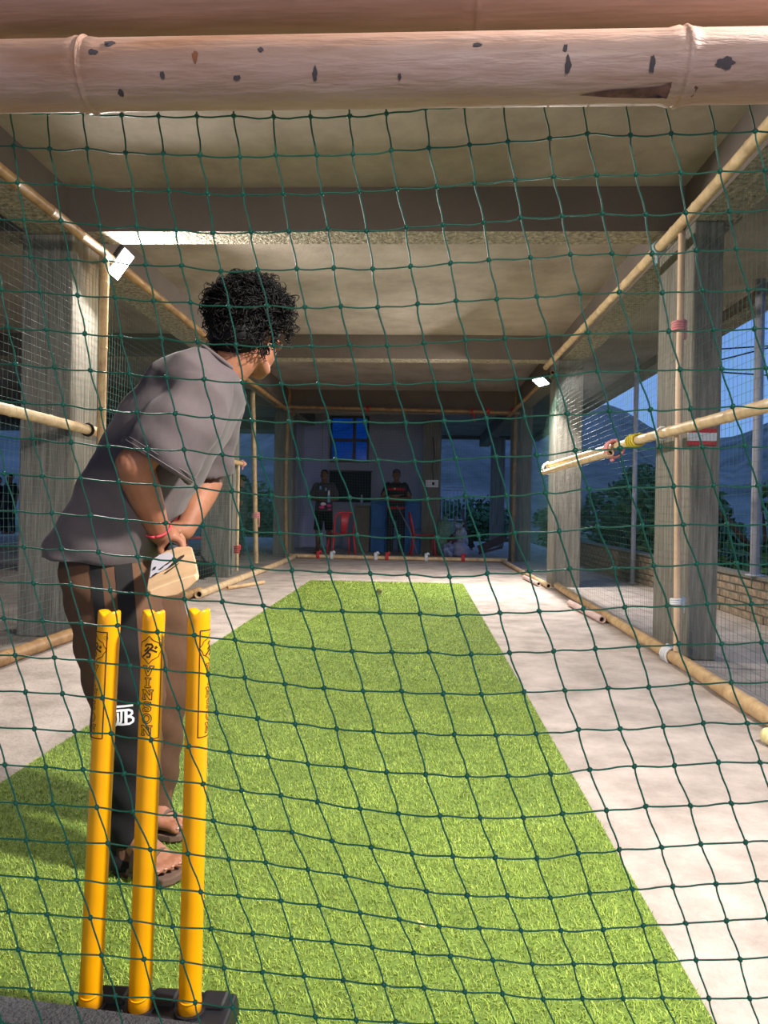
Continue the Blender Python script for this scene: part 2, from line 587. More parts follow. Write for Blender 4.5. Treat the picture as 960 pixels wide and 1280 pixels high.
def leaf_cloud(m, c, r, nleaf, size):
    for _ in range(nleaf):
        d = Vector((random.gauss(0, 1), random.gauss(0, 1), random.gauss(0, 1)))
        d.normalize()
        p = Vector(c) + Vector((d.x * r[0], d.y * r[1], d.z * r[2])) * (random.random() ** 0.45)
        a = Vector((random.gauss(0, 1), random.gauss(0, 1), random.gauss(0, 0.6))).normalized()
        b = a.cross(Vector((random.gauss(0, 1), random.gauss(0, 1), random.gauss(0, 1)))).normalized()
        s = size * random.uniform(0.6, 1.3)
        m.quad(p - a * s, p - b * s * 0.42, p + a * s, p + b * s * 0.42)


def tree(loc, h, spread, label, nleaf=3600, blobs=9, leaf=0.13, group='trees outside the right gallery'):
    t_ = thing('leafy_tree', label, 'tree', loc, group)
    m = MB()
    top = Vector(loc) + Vector((random.uniform(-.2, .2), random.uniform(-.2, .2), h * 0.75))
    m.tube(catmull([loc, Vector(loc) + Vector((0.1, 0, h * 0.4)), top], 4), [0.12 - 0.01 * i for i in range(9)], 7)
    for _ in range(5):
        s0 = Vector(loc) + Vector((0, 0, h * random.uniform(0.4, 0.7)))
        e0 = s0 + Vector((random.uniform(-1, 1) * spread * 0.6, random.uniform(-1, 1) * spread * 0.6, h * 0.22))
        m.tube([s0, (s0 + e0) / 2 + Vector((0, 0, 0.08)), e0], [0.05, 0.035, 0.015], 5)
    m.build('trunk', M_TRUNK, t_)
    m = MB()
    for _ in range(blobs):
        c = Vector(loc) + Vector((random.uniform(-1, 1) * spread * 0.6, random.uniform(-1, 1) * spread * 0.6, h * random.uniform(0.5, 0.9)))
        rr = spread * random.uniform(0.4, 0.65)
        leaf_cloud(m, c, (rr, rr, rr * 0.7), nleaf // blobs, leaf)
    o = m.build('foliage', M_LEAF, t_, smooth=False)
    o['kind'] = 'stuff'
    return t_


tree((5.3, 17.6, -3.3), 5.0, 1.6, 'bushy tree just right of the floodlit far pillar')
tree((6.6, 21.5, -3.3), 6.0, 1.6, 'tall tree between the two right hand pillars', blobs=7)
tree((4.9, 13.9, -3.3), 4.8, 1.4, 'round tree left of the thin pale pole')
tree((4.9, 10.6, -3.3), 5.0, 1.4, 'dense tree right of the near right pillar behind the white pole')
tree((8.0, 12.4, -3.3), 5.6, 1.7, 'tree at the right frame edge behind the parapet')
tree((4.9, 7.7, -3.3), 4.6, 1.2, 'low tree beyond the right end of the brick parapet')
tree((1.5, 25.5, -3.3), 5.2, 1.8, 'tree behind the white railing at the far end', group='trees beyond the far end')
tree((4.6, 26.5, -3.3), 4.6, 1.4, 'tree beyond the slim dark far column', group='trees beyond the far end')
tree((-5.6, 25.0, -3.3), 5.2, 2.0, 'tree seen left between pillar and bamboo post', group='trees beyond the far end')
tree((-9.8, 26.0, -3.3), 5.0, 1.9, 'tree beyond the red leaning chair on the left', group='trees beyond the far end')

# ------------------------------------------------------------------ brick parapet of the right gallery
PX = 2.94
par = thing('brick_parapet', 'low rough brick parapet along the right outer gallery', 'parapet', (PX + 0.06, 3.0, 0), kind='structure')
MB().quadbox((PX + 0.012, 3.0, 0), (PX + 0.11, 16.0, 0.372)).build('mortar_core', M_MORTAR, par, smooth=False)
bl, bh, gap = 0.23, 0.066, 0.009
brick_me = MB().quadbox((0, 0, 0), (0.026, bl - gap, bh - gap)).mesh('brick')
brick_me.materials.append(M_BRICK)
cnt = 0
for r in range(5):
    y = 3.0 + (bl / 2 if r % 2 else 0)
    while y + bl < 15.9:
        o = bpy.data.objects.new('brick', brick_me)
        col.objects.link(o)
        o.parent = par
        o.location = (PX + random.uniform(-0.008, 0.006) - (PX + 0.06), y - 3.0, 0.006 + r * (bh + 0.007))
        cnt += 1
        y += bl
MB().quadbox((PX - 0.02, 3.0, 0.3725), (PX + 0.14, 16.0, 0.405)).build('coping', M_MORTAR, par, smooth=False, bevel=0.006)

# steel poles and wires on the parapet line
def pole(x, y, z0, r, label, z1=CEIL - 0.12):
    t_ = thing('steel_pole', label, 'pole', (x, y, z0), 'poles of the right gallery')
    m = MB(); m.tube([(x, y, z0), (x, y, z1)], r, 14)
    m.build('shaft', M_POLE, t_)
    m = MB(); m.tube([(x, y, z0), (x, y, z0 + 0.012)], r * 1.9, 14)
    m.build('base_plate', M_POLE, t_)
    return t_


p = at(945, 640, 6.6)
pole(p.x, 6.6, 0.405, 0.04, 'thick pale steel pole at the right frame edge')
pole(PX - 0.09, at(789, 700, 10.0).y, 0.0, 0.032, 'thin pale steel pole seen between the two right pillars')
wq = [at(780, 425, 9), at(880, 430, 8), at(1000, 380, 7)]
for i, (a, b, lab) in enumerate((((770, 428), (905, 436), 'upper overhead wire against the right sky'),
                                 ((775, 462), (1000, 425), 'lower sagging overhead wire against the right sky'),
                                 ((770, 440), (850, 462), 'short slanting overhead wire by the right pillar'))):
    q0, q1 = at(a[0], a[1], 14.0), at(b[0], b[1], 12.5)
    if i == 1:
        q1 = at(b[0], b[1], 11)
    mid = (q0 + q1) / 2 - Vector((0, 0, 0.12))
    d = (q1 - q0)
    m = MB(); m.tube(catmull([q0 - d * 1.2 + Vector((0, 0, .3)), q0, mid, q1, q1 + d * 1.2 + Vector((0, 0, .3))], 6), 0.012, 5)
    tag(m.build('overhead_wire', M_DARKBOARD), lab, 'wire', 'overhead wires')

# ------------------------------------------------------------------ turf strip
def turf_pt(u, v):
    d = at(u, v, 1.0)
    Y = CAM_H / (CAM_H - d.z)
    return at(u, v, Y)


TL, TR = -1.375, 0.557
TY0, TY1 = 0.55, 9.36
turf = thing('turf_mat', 'bright green artificial turf pitch strip on the concrete', 'turf', ((TL + TR) / 2, 5.0, 0))
MB().quadbox((TL, TY0, 0.0), (TR, TY1, 0.006)).build('backing', M_TURF, turf, smooth=False)


def blades(n, y0, y1, length, width):
    x = rng.uniform(TL, TR, n); y = rng.uniform(y0, y1, n)
    az = rng.uniform(0, 2 * np.pi, n)
    lean = rng.uniform(0.45, 1.35, n)
    L = length * rng.uniform(0.6, 1.25, n)
    w = width * rng.uniform(0.7, 1.3, n)
    dx, dy = np.cos(az), np.sin(az)
    px, py = -dy, dx
    z0 = 0.004
    hx, hz = np.sin(lean * 0.6) * L * 0.5, np.cos(lean * 0.6) * L * 0.5
    tx, tz = hx + np.sin(lean * 1.25) * L * 0.5, hz + np.maximum(np.cos(lean * 1.25), 0.02) * L * 0.5
    v = np.zeros((n, 5, 3))
    v[:, 0] = np.stack([x - px * w / 2, y - py * w / 2, np.full(n, z0)], 1)
    v[:, 1] = np.stack([x + px * w / 2, y + py * w / 2, np.full(n, z0)], 1)
    v[:, 2] = np.stack([x + dx * hx + px * w * .42, y + dy * hx + py * w * .42, z0 + hz], 1)
    v[:, 3] = np.stack([x + dx * hx - px * w * .42, y + dy * hx - py * w * .42, z0 + hz], 1)
    v[:, 4] = np.stack([x + dx * tx, y + dy * tx, z0 + tz], 1)
    return v


V = np.concatenate([blades(85000, 1.0, 2.2, 0.0145, 0.0017), blades(75000, 2.2, 4.0, 0.0155, 0.0022),
                    blades(46000, 4.0, 6.8, 0.017, 0.0036), blades(30000, 6.8, 9.34, 0.017, 0.005),
                    blades(8000, 0.58, 1.0, 0.017, 0.003)])
nb = V.shape[0]
me = bpy.data.meshes.new('blades')
me.vertices.add(nb * 5)
Vs = (V - np.array([(TL + TR) / 2, 5.0, 0])).reshape(-1)
me.vertices.foreach_set('co', Vs.astype(np.float32))
base = np.arange(nb)[:, None] * 5
loops = np.concatenate([base + np.array([[0, 1, 2, 3]]), base + np.array([[3, 2, 4]])], 1).reshape(-1)
me.loops.add(nb * 7)
me.loops.foreach_set('vertex_index', loops.astype(np.int32))
me.polygons.add(nb * 2)
ls = np.stack([np.arange(nb) * 7, np.arange(nb) * 7 + 4], 1).reshape(-1)
me.polygons.foreach_set('loop_start', ls.astype(np.int32))
me.update(calc_edges=True)
me.validate()
go = finish('grass_pile', me, M_BLADE, turf, smooth=False, local=True)
go['kind'] = 'stuff'

# a ball and a dry leaf on the strip
p = turf_pt(474, 745)
bl_ = thing('ball', 'small scuffed ball near the far end of the turf', 'ball', (p.x, p.y, 0.016))
MB().ellipsoid((p.x, p.y, 0.049), (1, 0, 0), (0, 1, 0), (0, 0, 1), (0.033,) * 3).build('cover', mat('worn_ball_felt', (110, 112, 60), 0.9, 0.2, 40), bl_)
m = MB(); m.tube([(p.x + 0.0335 * math.cos(a), p.y + 0.0335 * math.sin(a) * 0.8, 0.049 + 0.0335 * math.sin(a) * 0.6) for a in [i * 2 * math.pi / 20 for i in range(21)]], 0.0015, 4)
m.build('seam', M_WHITE, bl_)
p = turf_pt(527, 1168)
m = MB()
ol = [(0.0, -0.014), (0.004, -0.004), (0.005, 0.006), (0.0, 0.018), (-0.004, 0.006), (-0.004, -0.004)]
m.prism(ol, (p.x, p.y, 0.021), Vector((0.8, 0.6, 0.15)).normalized(), Vector((-0.6, 0.8, 0.1)).normalized(), (0, 0, 1), 0.0012)
tag(m.build('dry_leaf', mat('dry_leaf', (206, 190, 120), 0.8), smooth=False), 'tiny dry yellow leaf lying on the turf', 'leaf')
# ------------------------------------------------------------------ bamboo frame of the cage
def bamboo(name, pts, r, m_, label, group=None, node=0.36, phase=0.1, seg=16, hollow=True, taper=0.0, sub=10, cat='bamboo pole', nodes_at=None):
    """one culm: swollen node rings along a gently bent path, hollow dark ends"""
    path = catmull(pts, sub)
    ln = [0.0]
    for a, b in zip(path, path[1:]):
        ln.append(ln[-1] + (b - a).length)
    L = ln[-1]

    def at_len(s):
        s = max(0, min(L, s))
        for i in range(len(path) - 1):
            if s <= ln[i + 1] + 1e-9:
                q = (s - ln[i]) / max(1e-9, ln[i + 1] - ln[i])
                return path[i].lerp(path[i + 1], q)
        return path[-1]
    if nodes_at is None:
        nodes_at, s = [], phase * node * 2 + 0.03
        while s < L - 0.02:
            nodes_at.append(s)
            s += node * random.uniform(0.85, 1.15)
    st = {0.0: 1.0, L: 1.0}
    for s in ln[1:-1]:
        st[s] = 1.0
    for s in nodes_at:
        for d, k in ((-0.45, 1.0), (-0.16, 1.07), (-0.05, 1.03), (0.0, 1.07), (0.06, 1.10), (0.2, 1.04), (0.5, 1.0)):
            if 0 < s + d * r < L:
                st[s + d * r] = k
    ss = sorted(st)
    P = [at_len(s) for s in ss]
    R = [r * st[s] * (1 - taper * s / L) for s in ss]
    root = thing(name, label, cat, P[0] if P[0].z <= P[-1].z else P[-1], group)
    m = MB()
    m.tube(P, R, seg, cap=not hollow)
    if hollow:
        for pt, q, rr in ((P[0], P[1], R[0]), (P[-1], P[-2], R[-1])):
            d = (q - pt).normalized()
            m.tube([pt, pt + d * 0.0001, pt + d * 0.05], [rr, rr * 0.72, rr * 0.70], seg, cap=False, mi=0)
            rg = m.tube([pt + d * 0.045, pt + d * 0.05], [rr * 0.72, rr * 0.72], seg, cap=True, mi=1)
    m.build('culm', [m_, M_BAM_HOLE], root)
    return root


def tie(parent, c, axis, r, m_, turns=2.5, cord=0.006, spread=0.03, tails=2, tail=0.06, name='tie'):
    axis = Vector(axis).normalized()
    g = Vector((0, 0, 1)) if abs(axis.z) < 0.9 else Vector((1, 0, 0))
    a = (g - axis * g.dot(axis)).normalized()
    b = axis.cross(a)
    pts = []
    nn = int(turns * 12)
    for i in range(nn + 1):
        th = 2 * math.pi * i / 12
        pts.append(Vector(c) + axis * (spread * (i / nn - 0.5)) + (a * math.cos(th) + b * math.sin(th)) * (r + cord * 0.8 + random.uniform(0, cord * 0.3)))
    m = MB()
    m.tube(pts, cord, 6, rounded=True)
    for k in range(tails):
        p0 = pts[-1] + axis * 0.01 * k
        out = (p0 - Vector(c)).normalized()
        m.tube(catmull([p0, p0 + out * 0.015 + axis * (0.01 - 0.02 * k) - Vector((0, 0, 0.2 * tail)), p0 + out * 0.012 + axis * (0.02 - 0.045 * k) - Vector((0, 0, tail))], 4), cord * 0.9, 5, rounded=True)
    m.ellipsoid(pts[-1], axis, a, b, (cord * 2.0, cord * 1.8, cord * 1.8), 10, 8)
    return m.build(name, m_, parent)


# two thick culms across the top, close to the camera
q0, q1 = at(-170, 99, 0.90), at(1130, 80, 0.90)
Lb = (q1 - q0).length
npx = Lb / 1300.0


def span(a, b):
    """run the line a-b on to both side rails of the cage"""
    d = (b - a) / (b.x - a.x)
    return a + d * (-2.33 - a.x), a + d * (1.50 - a.x)


s0, s1 = span(q0, q1)
big = bamboo('thick_bamboo_pole', [s0, (s0 + s1) / 2, s1], 0.0400, M_BAM_BIG, 'thick pale pinkish bamboo pole carrying the front net, lower of the pair',
             'thick bamboo poles across the top', seg=40, nodes_at=[(q0 - s0).length + (u + 170) * npx for u in (-1960, -1290, -610, 127, 862, 1590) if (q0 - s0).length + (u + 170) * npx > .05 and (q0 - s0).length + (u + 170) * npx < (s1 - s0).length - .05])
q2, q3 = at(-190, 2, 0.97), at(1150, -10, 0.97)
Lc = (q3 - q2).length
s2, s3 = span(q2, q3)
big2 = bamboo('thick_bamboo_pole', [s2, (s2 + s3) / 2, s3], 0.0475, mat('brown_weathered_bamboo', (172, 138, 124), 0.6, 0.2, 7, 0.12, 60, rgb2=(146, 112, 92), stretch=(0.25, 3, 3)),
              'thick brown bamboo pole at the top edge above the pale one', 'thick bamboo poles across the top', seg=40, nodes_at=[(q2 - s2).length + (u + 190) * Lc / 1340.0 for u in (-1200, -590, 14, 616, 1230)])
# branch scar and stains as shallow patches that follow the culm
axb = (q1 - q0).normalized()


def culm_patch(parent, name, u, v, outline, m_, r=0.0400, lift=0.0009):
    """outline in metres (along, around) laid on the front of the lower culm about pixel (u, v)"""
    s = (u + 170) / 1300.0
    c = q0.lerp(q1, s)
    target = at(u, v, 0.86)
    th0 = math.asin(max(-0.98, min(0.98, (target.z - c.z) / r)))
    m = MB()

    def pt(a, t):
        th = th0 + t / r
        return c + axb * a + Vector((0, -math.cos(th), math.sin(th))) * (r + lift)
    n = len(outline)
    k = len(m.v)
    ca, ct = sum(p[0] for p in outline) / n, sum(p[1] for p in outline) / n
    m.v.append(tuple(pt(ca, ct)))
    for fr in (0.5, 1.0):
        m.v += [tuple(pt(ca + (p[0] - ca) * fr, ct + (p[1] - ct) * fr)) for p in outline]
    for i in range(n):
        j = (i + 1) % n
        m.f.append((k, k + 1 + i, k + 1 + j)); m.mi.append(0)
        m.f.append((k + 1 + i, k + 1 + n + i, k + 1 + n + j, k + 1 + j)); m.mi.append(0)
    return m.build(name, m_, parent)


px = 0.00096
scar = [(-130, -2), (-95, 4), (-60, 6), (-35, 8), (-18, 14), (0, 14), (12, 6), (10, -6), (0, -14), (-14, -14), (-24, -8), (-50, -8), (-90, -6)]
culm_patch(big, 'branch_scar', 868, 99, [(a * px, t * px) for a, t in scar], mat('bamboo_scar', (128, 92, 84), 0.8, 0.3, 60, rgb2=(92, 62, 56)))
M_STAIN = mat('dark_stain', (84, 76, 80), 0.8)
M_STAINB = mat('rust_stain', (150, 92, 62), 0.8)


def blot(n=14, rx=8, ry=5):
    return [(rx * px * math.cos(2 * math.pi * i / n) * random.uniform(0.6, 1.25), ry * px * math.sin(2 * math.pi * i / n) * random.uniform(0.6, 1.25)) for i in range(n)]


for (u, v, rx, ry, mm) in ((169, 52, 9, 5, M_STAIN), (150, 65, 6, 4, M_STAIN), (276, 71, 4, 8, M_STAINB), (234, 90, 3, 5, M_STAIN), (178, 105, 4, 5, M_STAIN),
                           (326, 92, 5, 3, M_STAIN), (421, 88, 3, 10, M_STAIN), (722, 79, 4, 10, M_STAIN), (820, 77, 4, 11, M_STAIN), (903, 76, 12, 6, M_STAIN), (718, 60, 3, 5, M_STAIN),
                           (614, 56, 6, 3, M_STAIN), (356, 62, 4, 3, M_STAIN), (523, 90, 2, 4, M_STAIN)):
    culm_patch(big, 'stain', u, v, blot(14, rx, ry), mm)

# right side of the cage
X_R, X_L = 1.56, -2.49
r_top = bamboo('bamboo_pole', [(1.51, 1.0, 2.70), (1.555, 4.8, 2.70), (1.51, 9.15, 2.70)], 0.033, M_BAM_PALE, 'bamboo pole sloping along the top right of the cage under the edge beam', 'poles of the cage', phase=0.4)
tie(r_top, (1.555, at(836, 298, 5.0).y, 2.70), (0, 1, 0), 0.033, M_BLUE_T, 3, 0.008, 0.06, 2, 0.14)
r_top2 = bamboo('bamboo_pole', [(1.58, 9.05, 2.62), (1.58, 11.5, 2.64), (1.58, 13.6, 2.64)], 0.028, M_BAM_DARK, 'short dark bamboo pole at the top of the far right corner', 'poles of the cage')
r_floor = bamboo('bamboo_pole', [(1.53, 1.0, 0.043), (1.565, 3.4, 0.042), (1.60, 4.6, 0.042), (1.63, 6.5, 0.043), (1.645, 8.3, 0.045), (1.66, 8.95, 0.05)], 0.04, M_BAM, 'bamboo pole lying on the floor along the right net', 'poles of the cage', phase=0.2)
yy = 4.75
tie(r_floor, (1.60, yy, 0.042), (0, 1, 0), 0.042, M_WHITE_T, 4, 0.008, 0.12, 2, 0.03)
pc = at(748, 775, 6.25)
r_short = bamboo('bamboo_pole', [(1.55, 6.3, 0.033), (1.50, 7.4, 0.033)], 0.03, mat('pinkish_bamboo', (216, 186, 176), 0.5, 0.1, 10), 'short pinkish pole with a black hollow end beside the right floor pole', 'poles of the cage')
r_floor2 = bamboo('bamboo_pole', [(1.57, 9.0, 0.034), (1.52, 11.5, 0.035), (1.50, 13.3, 0.034)], 0.031, M_BAM_PALE, 'pale pole on the floor along the far right net', 'poles of the cage')
r_floor3 = bamboo('bamboo_pole', [(1.49, 9.25, 0.032), (1.44, 10.2, 0.032)], 0.026, MATS['pinkish_bamboo'], 'short pink pole end lying beside the far right floor pole', 'poles of the cage')
p = at(850, 500, 4.5)
r_post = bamboo('bamboo_post', [(at(847, 768, 4.66).x, 4.66, 0.085), (at(849, 500, 4.66).x, 4.66, 1.4), (at(852, 312, 4.66).x, 4.66, 2.68)], 0.021, mat('peach_bamboo', (216, 184, 150), 0.5, 0.12, 9), 'upright bamboo post against the near right pillar', 'posts of the cage', node=0.42)
tie(r_post, at(848, 408, 4.66), (0, 0, 1), 0.028, M_PINK_T, 4, 0.008, 0.06, 2, 0.1)
tie(r_post, at(846, 752, 4.66), (0, 0, 1), 0.028, M_WHITE_T, 3, 0.008, 0.04, 2, 0.08)
rz = 1.46
r_rail = bamboo('bamboo_rail', [(1.55, 1.0, rz - 0.045), (1.55, 3.4, rz - 0.03), (1.55, 5.1, rz - 0.005), (1.55, 7.4, rz + 0.015), (1.55, 9.10, rz + 0.035)], 0.032, M_BAM_PALE, 'waist high bamboo rail along the right net, upper of the doubled pair', 'rails of the cage', node=0.45)
r_rail2 = bamboo('bamboo_rail', [(1.49, 5.9, rz - 0.055), (1.49, 7.5, rz - 0.055), (1.49, 9.10, rz - 0.055)], 0.028, M_BAM_PALE, 'thinner bamboo rail lashed under the right rail', 'rails of the cage', node=0.4)
tie(r_rail, (1.55, 5.45, rz), (0, 1, 0), 0.034, M_YEL_T, 4, 0.009, 0.22, 2, 0.07)
tie(r_rail, (1.53, 5.95, rz - 0.02), (0, 1, 0), 0.055, M_PINK_T, 4, 0.012, 0.10, 3, 0.16)
tie(r_rail, (1.53, 8.95, rz - 0.01), (0, 1, 0), 0.055, M_WHITE_T, 3, 0.012, 0.08, 2, 0.12)
tie(r_rail, (1.55, 4.85, rz - .008), (0, 1, 0), 0.034, M_WHITE_T, 3, 0.006, 0.04, 1, 0.03)
# bamboo butt peeping in at the right edge
p = turf_pt(962, 930)
bamboo('bamboo_stub', [(p.x - 0.012, p.y, 0.036), (p.x + 0.03, p.y - 0.22, 0.036), (p.x + 0.07, p.y - 0.48, 0.036)], 0.033, mat('cream_bamboo', (232, 220, 160), 0.5, 0.1, 12), 'cream bamboo butt poking into the frame on the right floor', hollow=False, node=0.3, phase=0.02)

# left side of the cage
l_top = bamboo('bamboo_pole', [(-2.30, 1.0, 2.72), (-2.28, 5.0, 2.72), (-2.295, 9.5, 2.72)], 0.033, M_BAM_DARK, 'bamboo pole sloping along the top left of the cage', 'poles of the cage')
l_top2 = bamboo('bamboo_pole', [(-2.36, 9.2, 2.64), (-2.36, 11.7, 2.64), (-2.36, 13.6, 2.64)], 0.03, M_BAM_DARK, 'bamboo pole along the far top left of the cage', 'poles of the cage')
l_floor = bamboo('bamboo_pole', [(-2.37, 1.0, 0.045), (-2.36, 4.1, 0.045), (-2.34, 5.5, 0.045), (-2.28, 7.6, 0.045)], 0.042, M_BAM_DARK, 'thick brown bamboo pole on the floor along the left net', 'poles of the cage')
l_floor2 = bamboo('bamboo_pole', [(-2.20, 7.3, 0.042), (-2.20, 9.0, 0.042), (-2.20, 11.8, 0.042), (-2.26, 13.3, 0.042)], 0.04, M_BAM_PALE, 'pale bamboo pole on the floor along the far left net', 'poles of the cage')
bamboo('bamboo_stub', [(-2.12, 8.1, 0.024), (-1.98, 8.45, 0.024), (-1.86, 8.8, 0.024)], 0.022, M_BAM, 'thin split bamboo offcut beside the left floor pole', node=0.3)
l_post = bamboo('bamboo_post', [(at(122, 780, 5.2).x, 5.2, 0.002), (at(127, 520, 5.2).x, 5.2, 1.55), (at(131, 335, 5.2).x, 5.2, 2.68)], 0.03, M_BAM, 'upright bamboo post under the bright left floodlight', 'posts of the cage', node=0.5)
l_post2 = bamboo('bamboo_post', [(at(320, 706, 10.9).x, 10.9, 0.085), (at(318, 600, 10.9).x, 10.9, 1.4), (at(316, 480, 10.9).x, 10.9, 2.64)], 0.036, M_BAM, 'yellow bamboo post standing free beyond the left pillars', 'posts of the cage', node=0.45)
tie(l_post2, at(319, 645, 10.9), (0, 0, 1), 0.036, M_PINK_T, 3, 0.012, 0.08, 1, 0.22)
pk = at(291, 680, 9.6)
l_post3 = bamboo('bamboo_post', [(at(296, 716, 9.6).x, 9.6, 0.088), (at(297, 640, 9.6).x, 9.6, 0.8), (at(298, 575, 9.6).x, 9.6, 1.52)], 0.022, M_BAM_PALE, 'short slim bamboo post at the corner of the second left pillar', 'posts of the cage')
tie(l_post3, (at(296, 690, 9.6).x, 9.6, 0.36), (0, 0, 1), 0.024, M_RED_T, 4, 0.01, 0.1, 1, 0.08)
lz = 1.46
l_rail = bamboo('bamboo_rail', [(-2.37, 1.0, lz + .01), (-2.37, 4.0, lz + .006), (-2.37, 6.3, lz - 0.005)], 0.034, M_BAM_PALE, 'bamboo rail crossing the left pillar behind the batsman', 'rails of the cage', node=0.5)
tie(l_rail, (-2.37, 5.15, lz), (0, 1, 0), 0.037, M_BLACKC, 3, 0.006, 0.03, 1, 0.06)
l_rail2 = bamboo('bamboo_rail', [(-2.36, 6.5, lz - 0.01), (-2.37, 8.0, lz + 0.01), (-2.38, 9.9, lz + 0.045)], 0.03, M_BAM, 'bamboo rail ending at the second left pillar', 'rails of the cage', node=0.45)
tie(l_rail2, (-2.38, 9.75, lz + 0.04), (0, 1, 0), 0.032, M_PINK_T, 3, 0.008, 0.06, 2, 0.12)

# far end frame
EY = 13.48
e_top = bamboo('bamboo_pole', [at(345, 508, EY), at(500, 512, EY), at(650, 516, EY)], 0.03, M_BAM_DARK, 'bamboo crossbar at the top of the far net', 'poles of the far end frame')
for u in (590, 610, 640):
    tie(e_top, at(u, 514, EY), (1, 0, 0), 0.031, M_RED_T, 2, 0.012, 0.04, 1, 0.25 if u != 610 else 0.12)
tie(e_top, at(460, 511, EY), (1, 0, 0), 0.031, M_RED_T, 2, 0.012, 0.04, 1, 0.05)
e_l = bamboo('bamboo_post', [at(358, 697, EY + .08), at(357, 600, EY + .08), at(362, 484, EY + .08)], 0.036, M_BAM_DARK, 'bamboo corner post at the left of the far net', 'posts of the far end frame')
e_r = bamboo('bamboo_post', [(at(641, 700, EY + .08).x, EY + .08, 0.002), at(643, 600, EY + .08), at(646, 488, EY + .08)], 0.036, M_BAM_DARK, 'bamboo corner post at the right of the far net', 'posts of the far end frame')
for u0, u1, dv, lab in ((362, 634, 0, 'bamboo pole on the floor under the far net, rear of two'), (372, 630, 5, 'bamboo pole on the floor under the far net, front of two')):
    y = EY - (0.0 if dv == 0 else 0.09)
    x0, x1 = at(u0, 694, y).x, at(u1, 698, y).x
    b_ = bamboo('bamboo_pole', [(x0, y, 0.04 if dv else 0.045), ((x0 + x1) / 2, y, 0.036), (x1, y, 0.04)], 0.033, M_BAM_PALE, lab, 'poles of the far end frame')
    if dv:
        for u, mm in ((398, M_RED_T), (484, M_RED_T), (579, M_RED_T), (470, M_WHITE_T), (415, M_WHITE_T), (533, M_WHITE_T)):
            tie(b_, (at(u, 696, y).x, y + 0.03, 0.05), (1, 0, 0), 0.062, mm, 3, 0.014, 0.05, 2, 0.03)

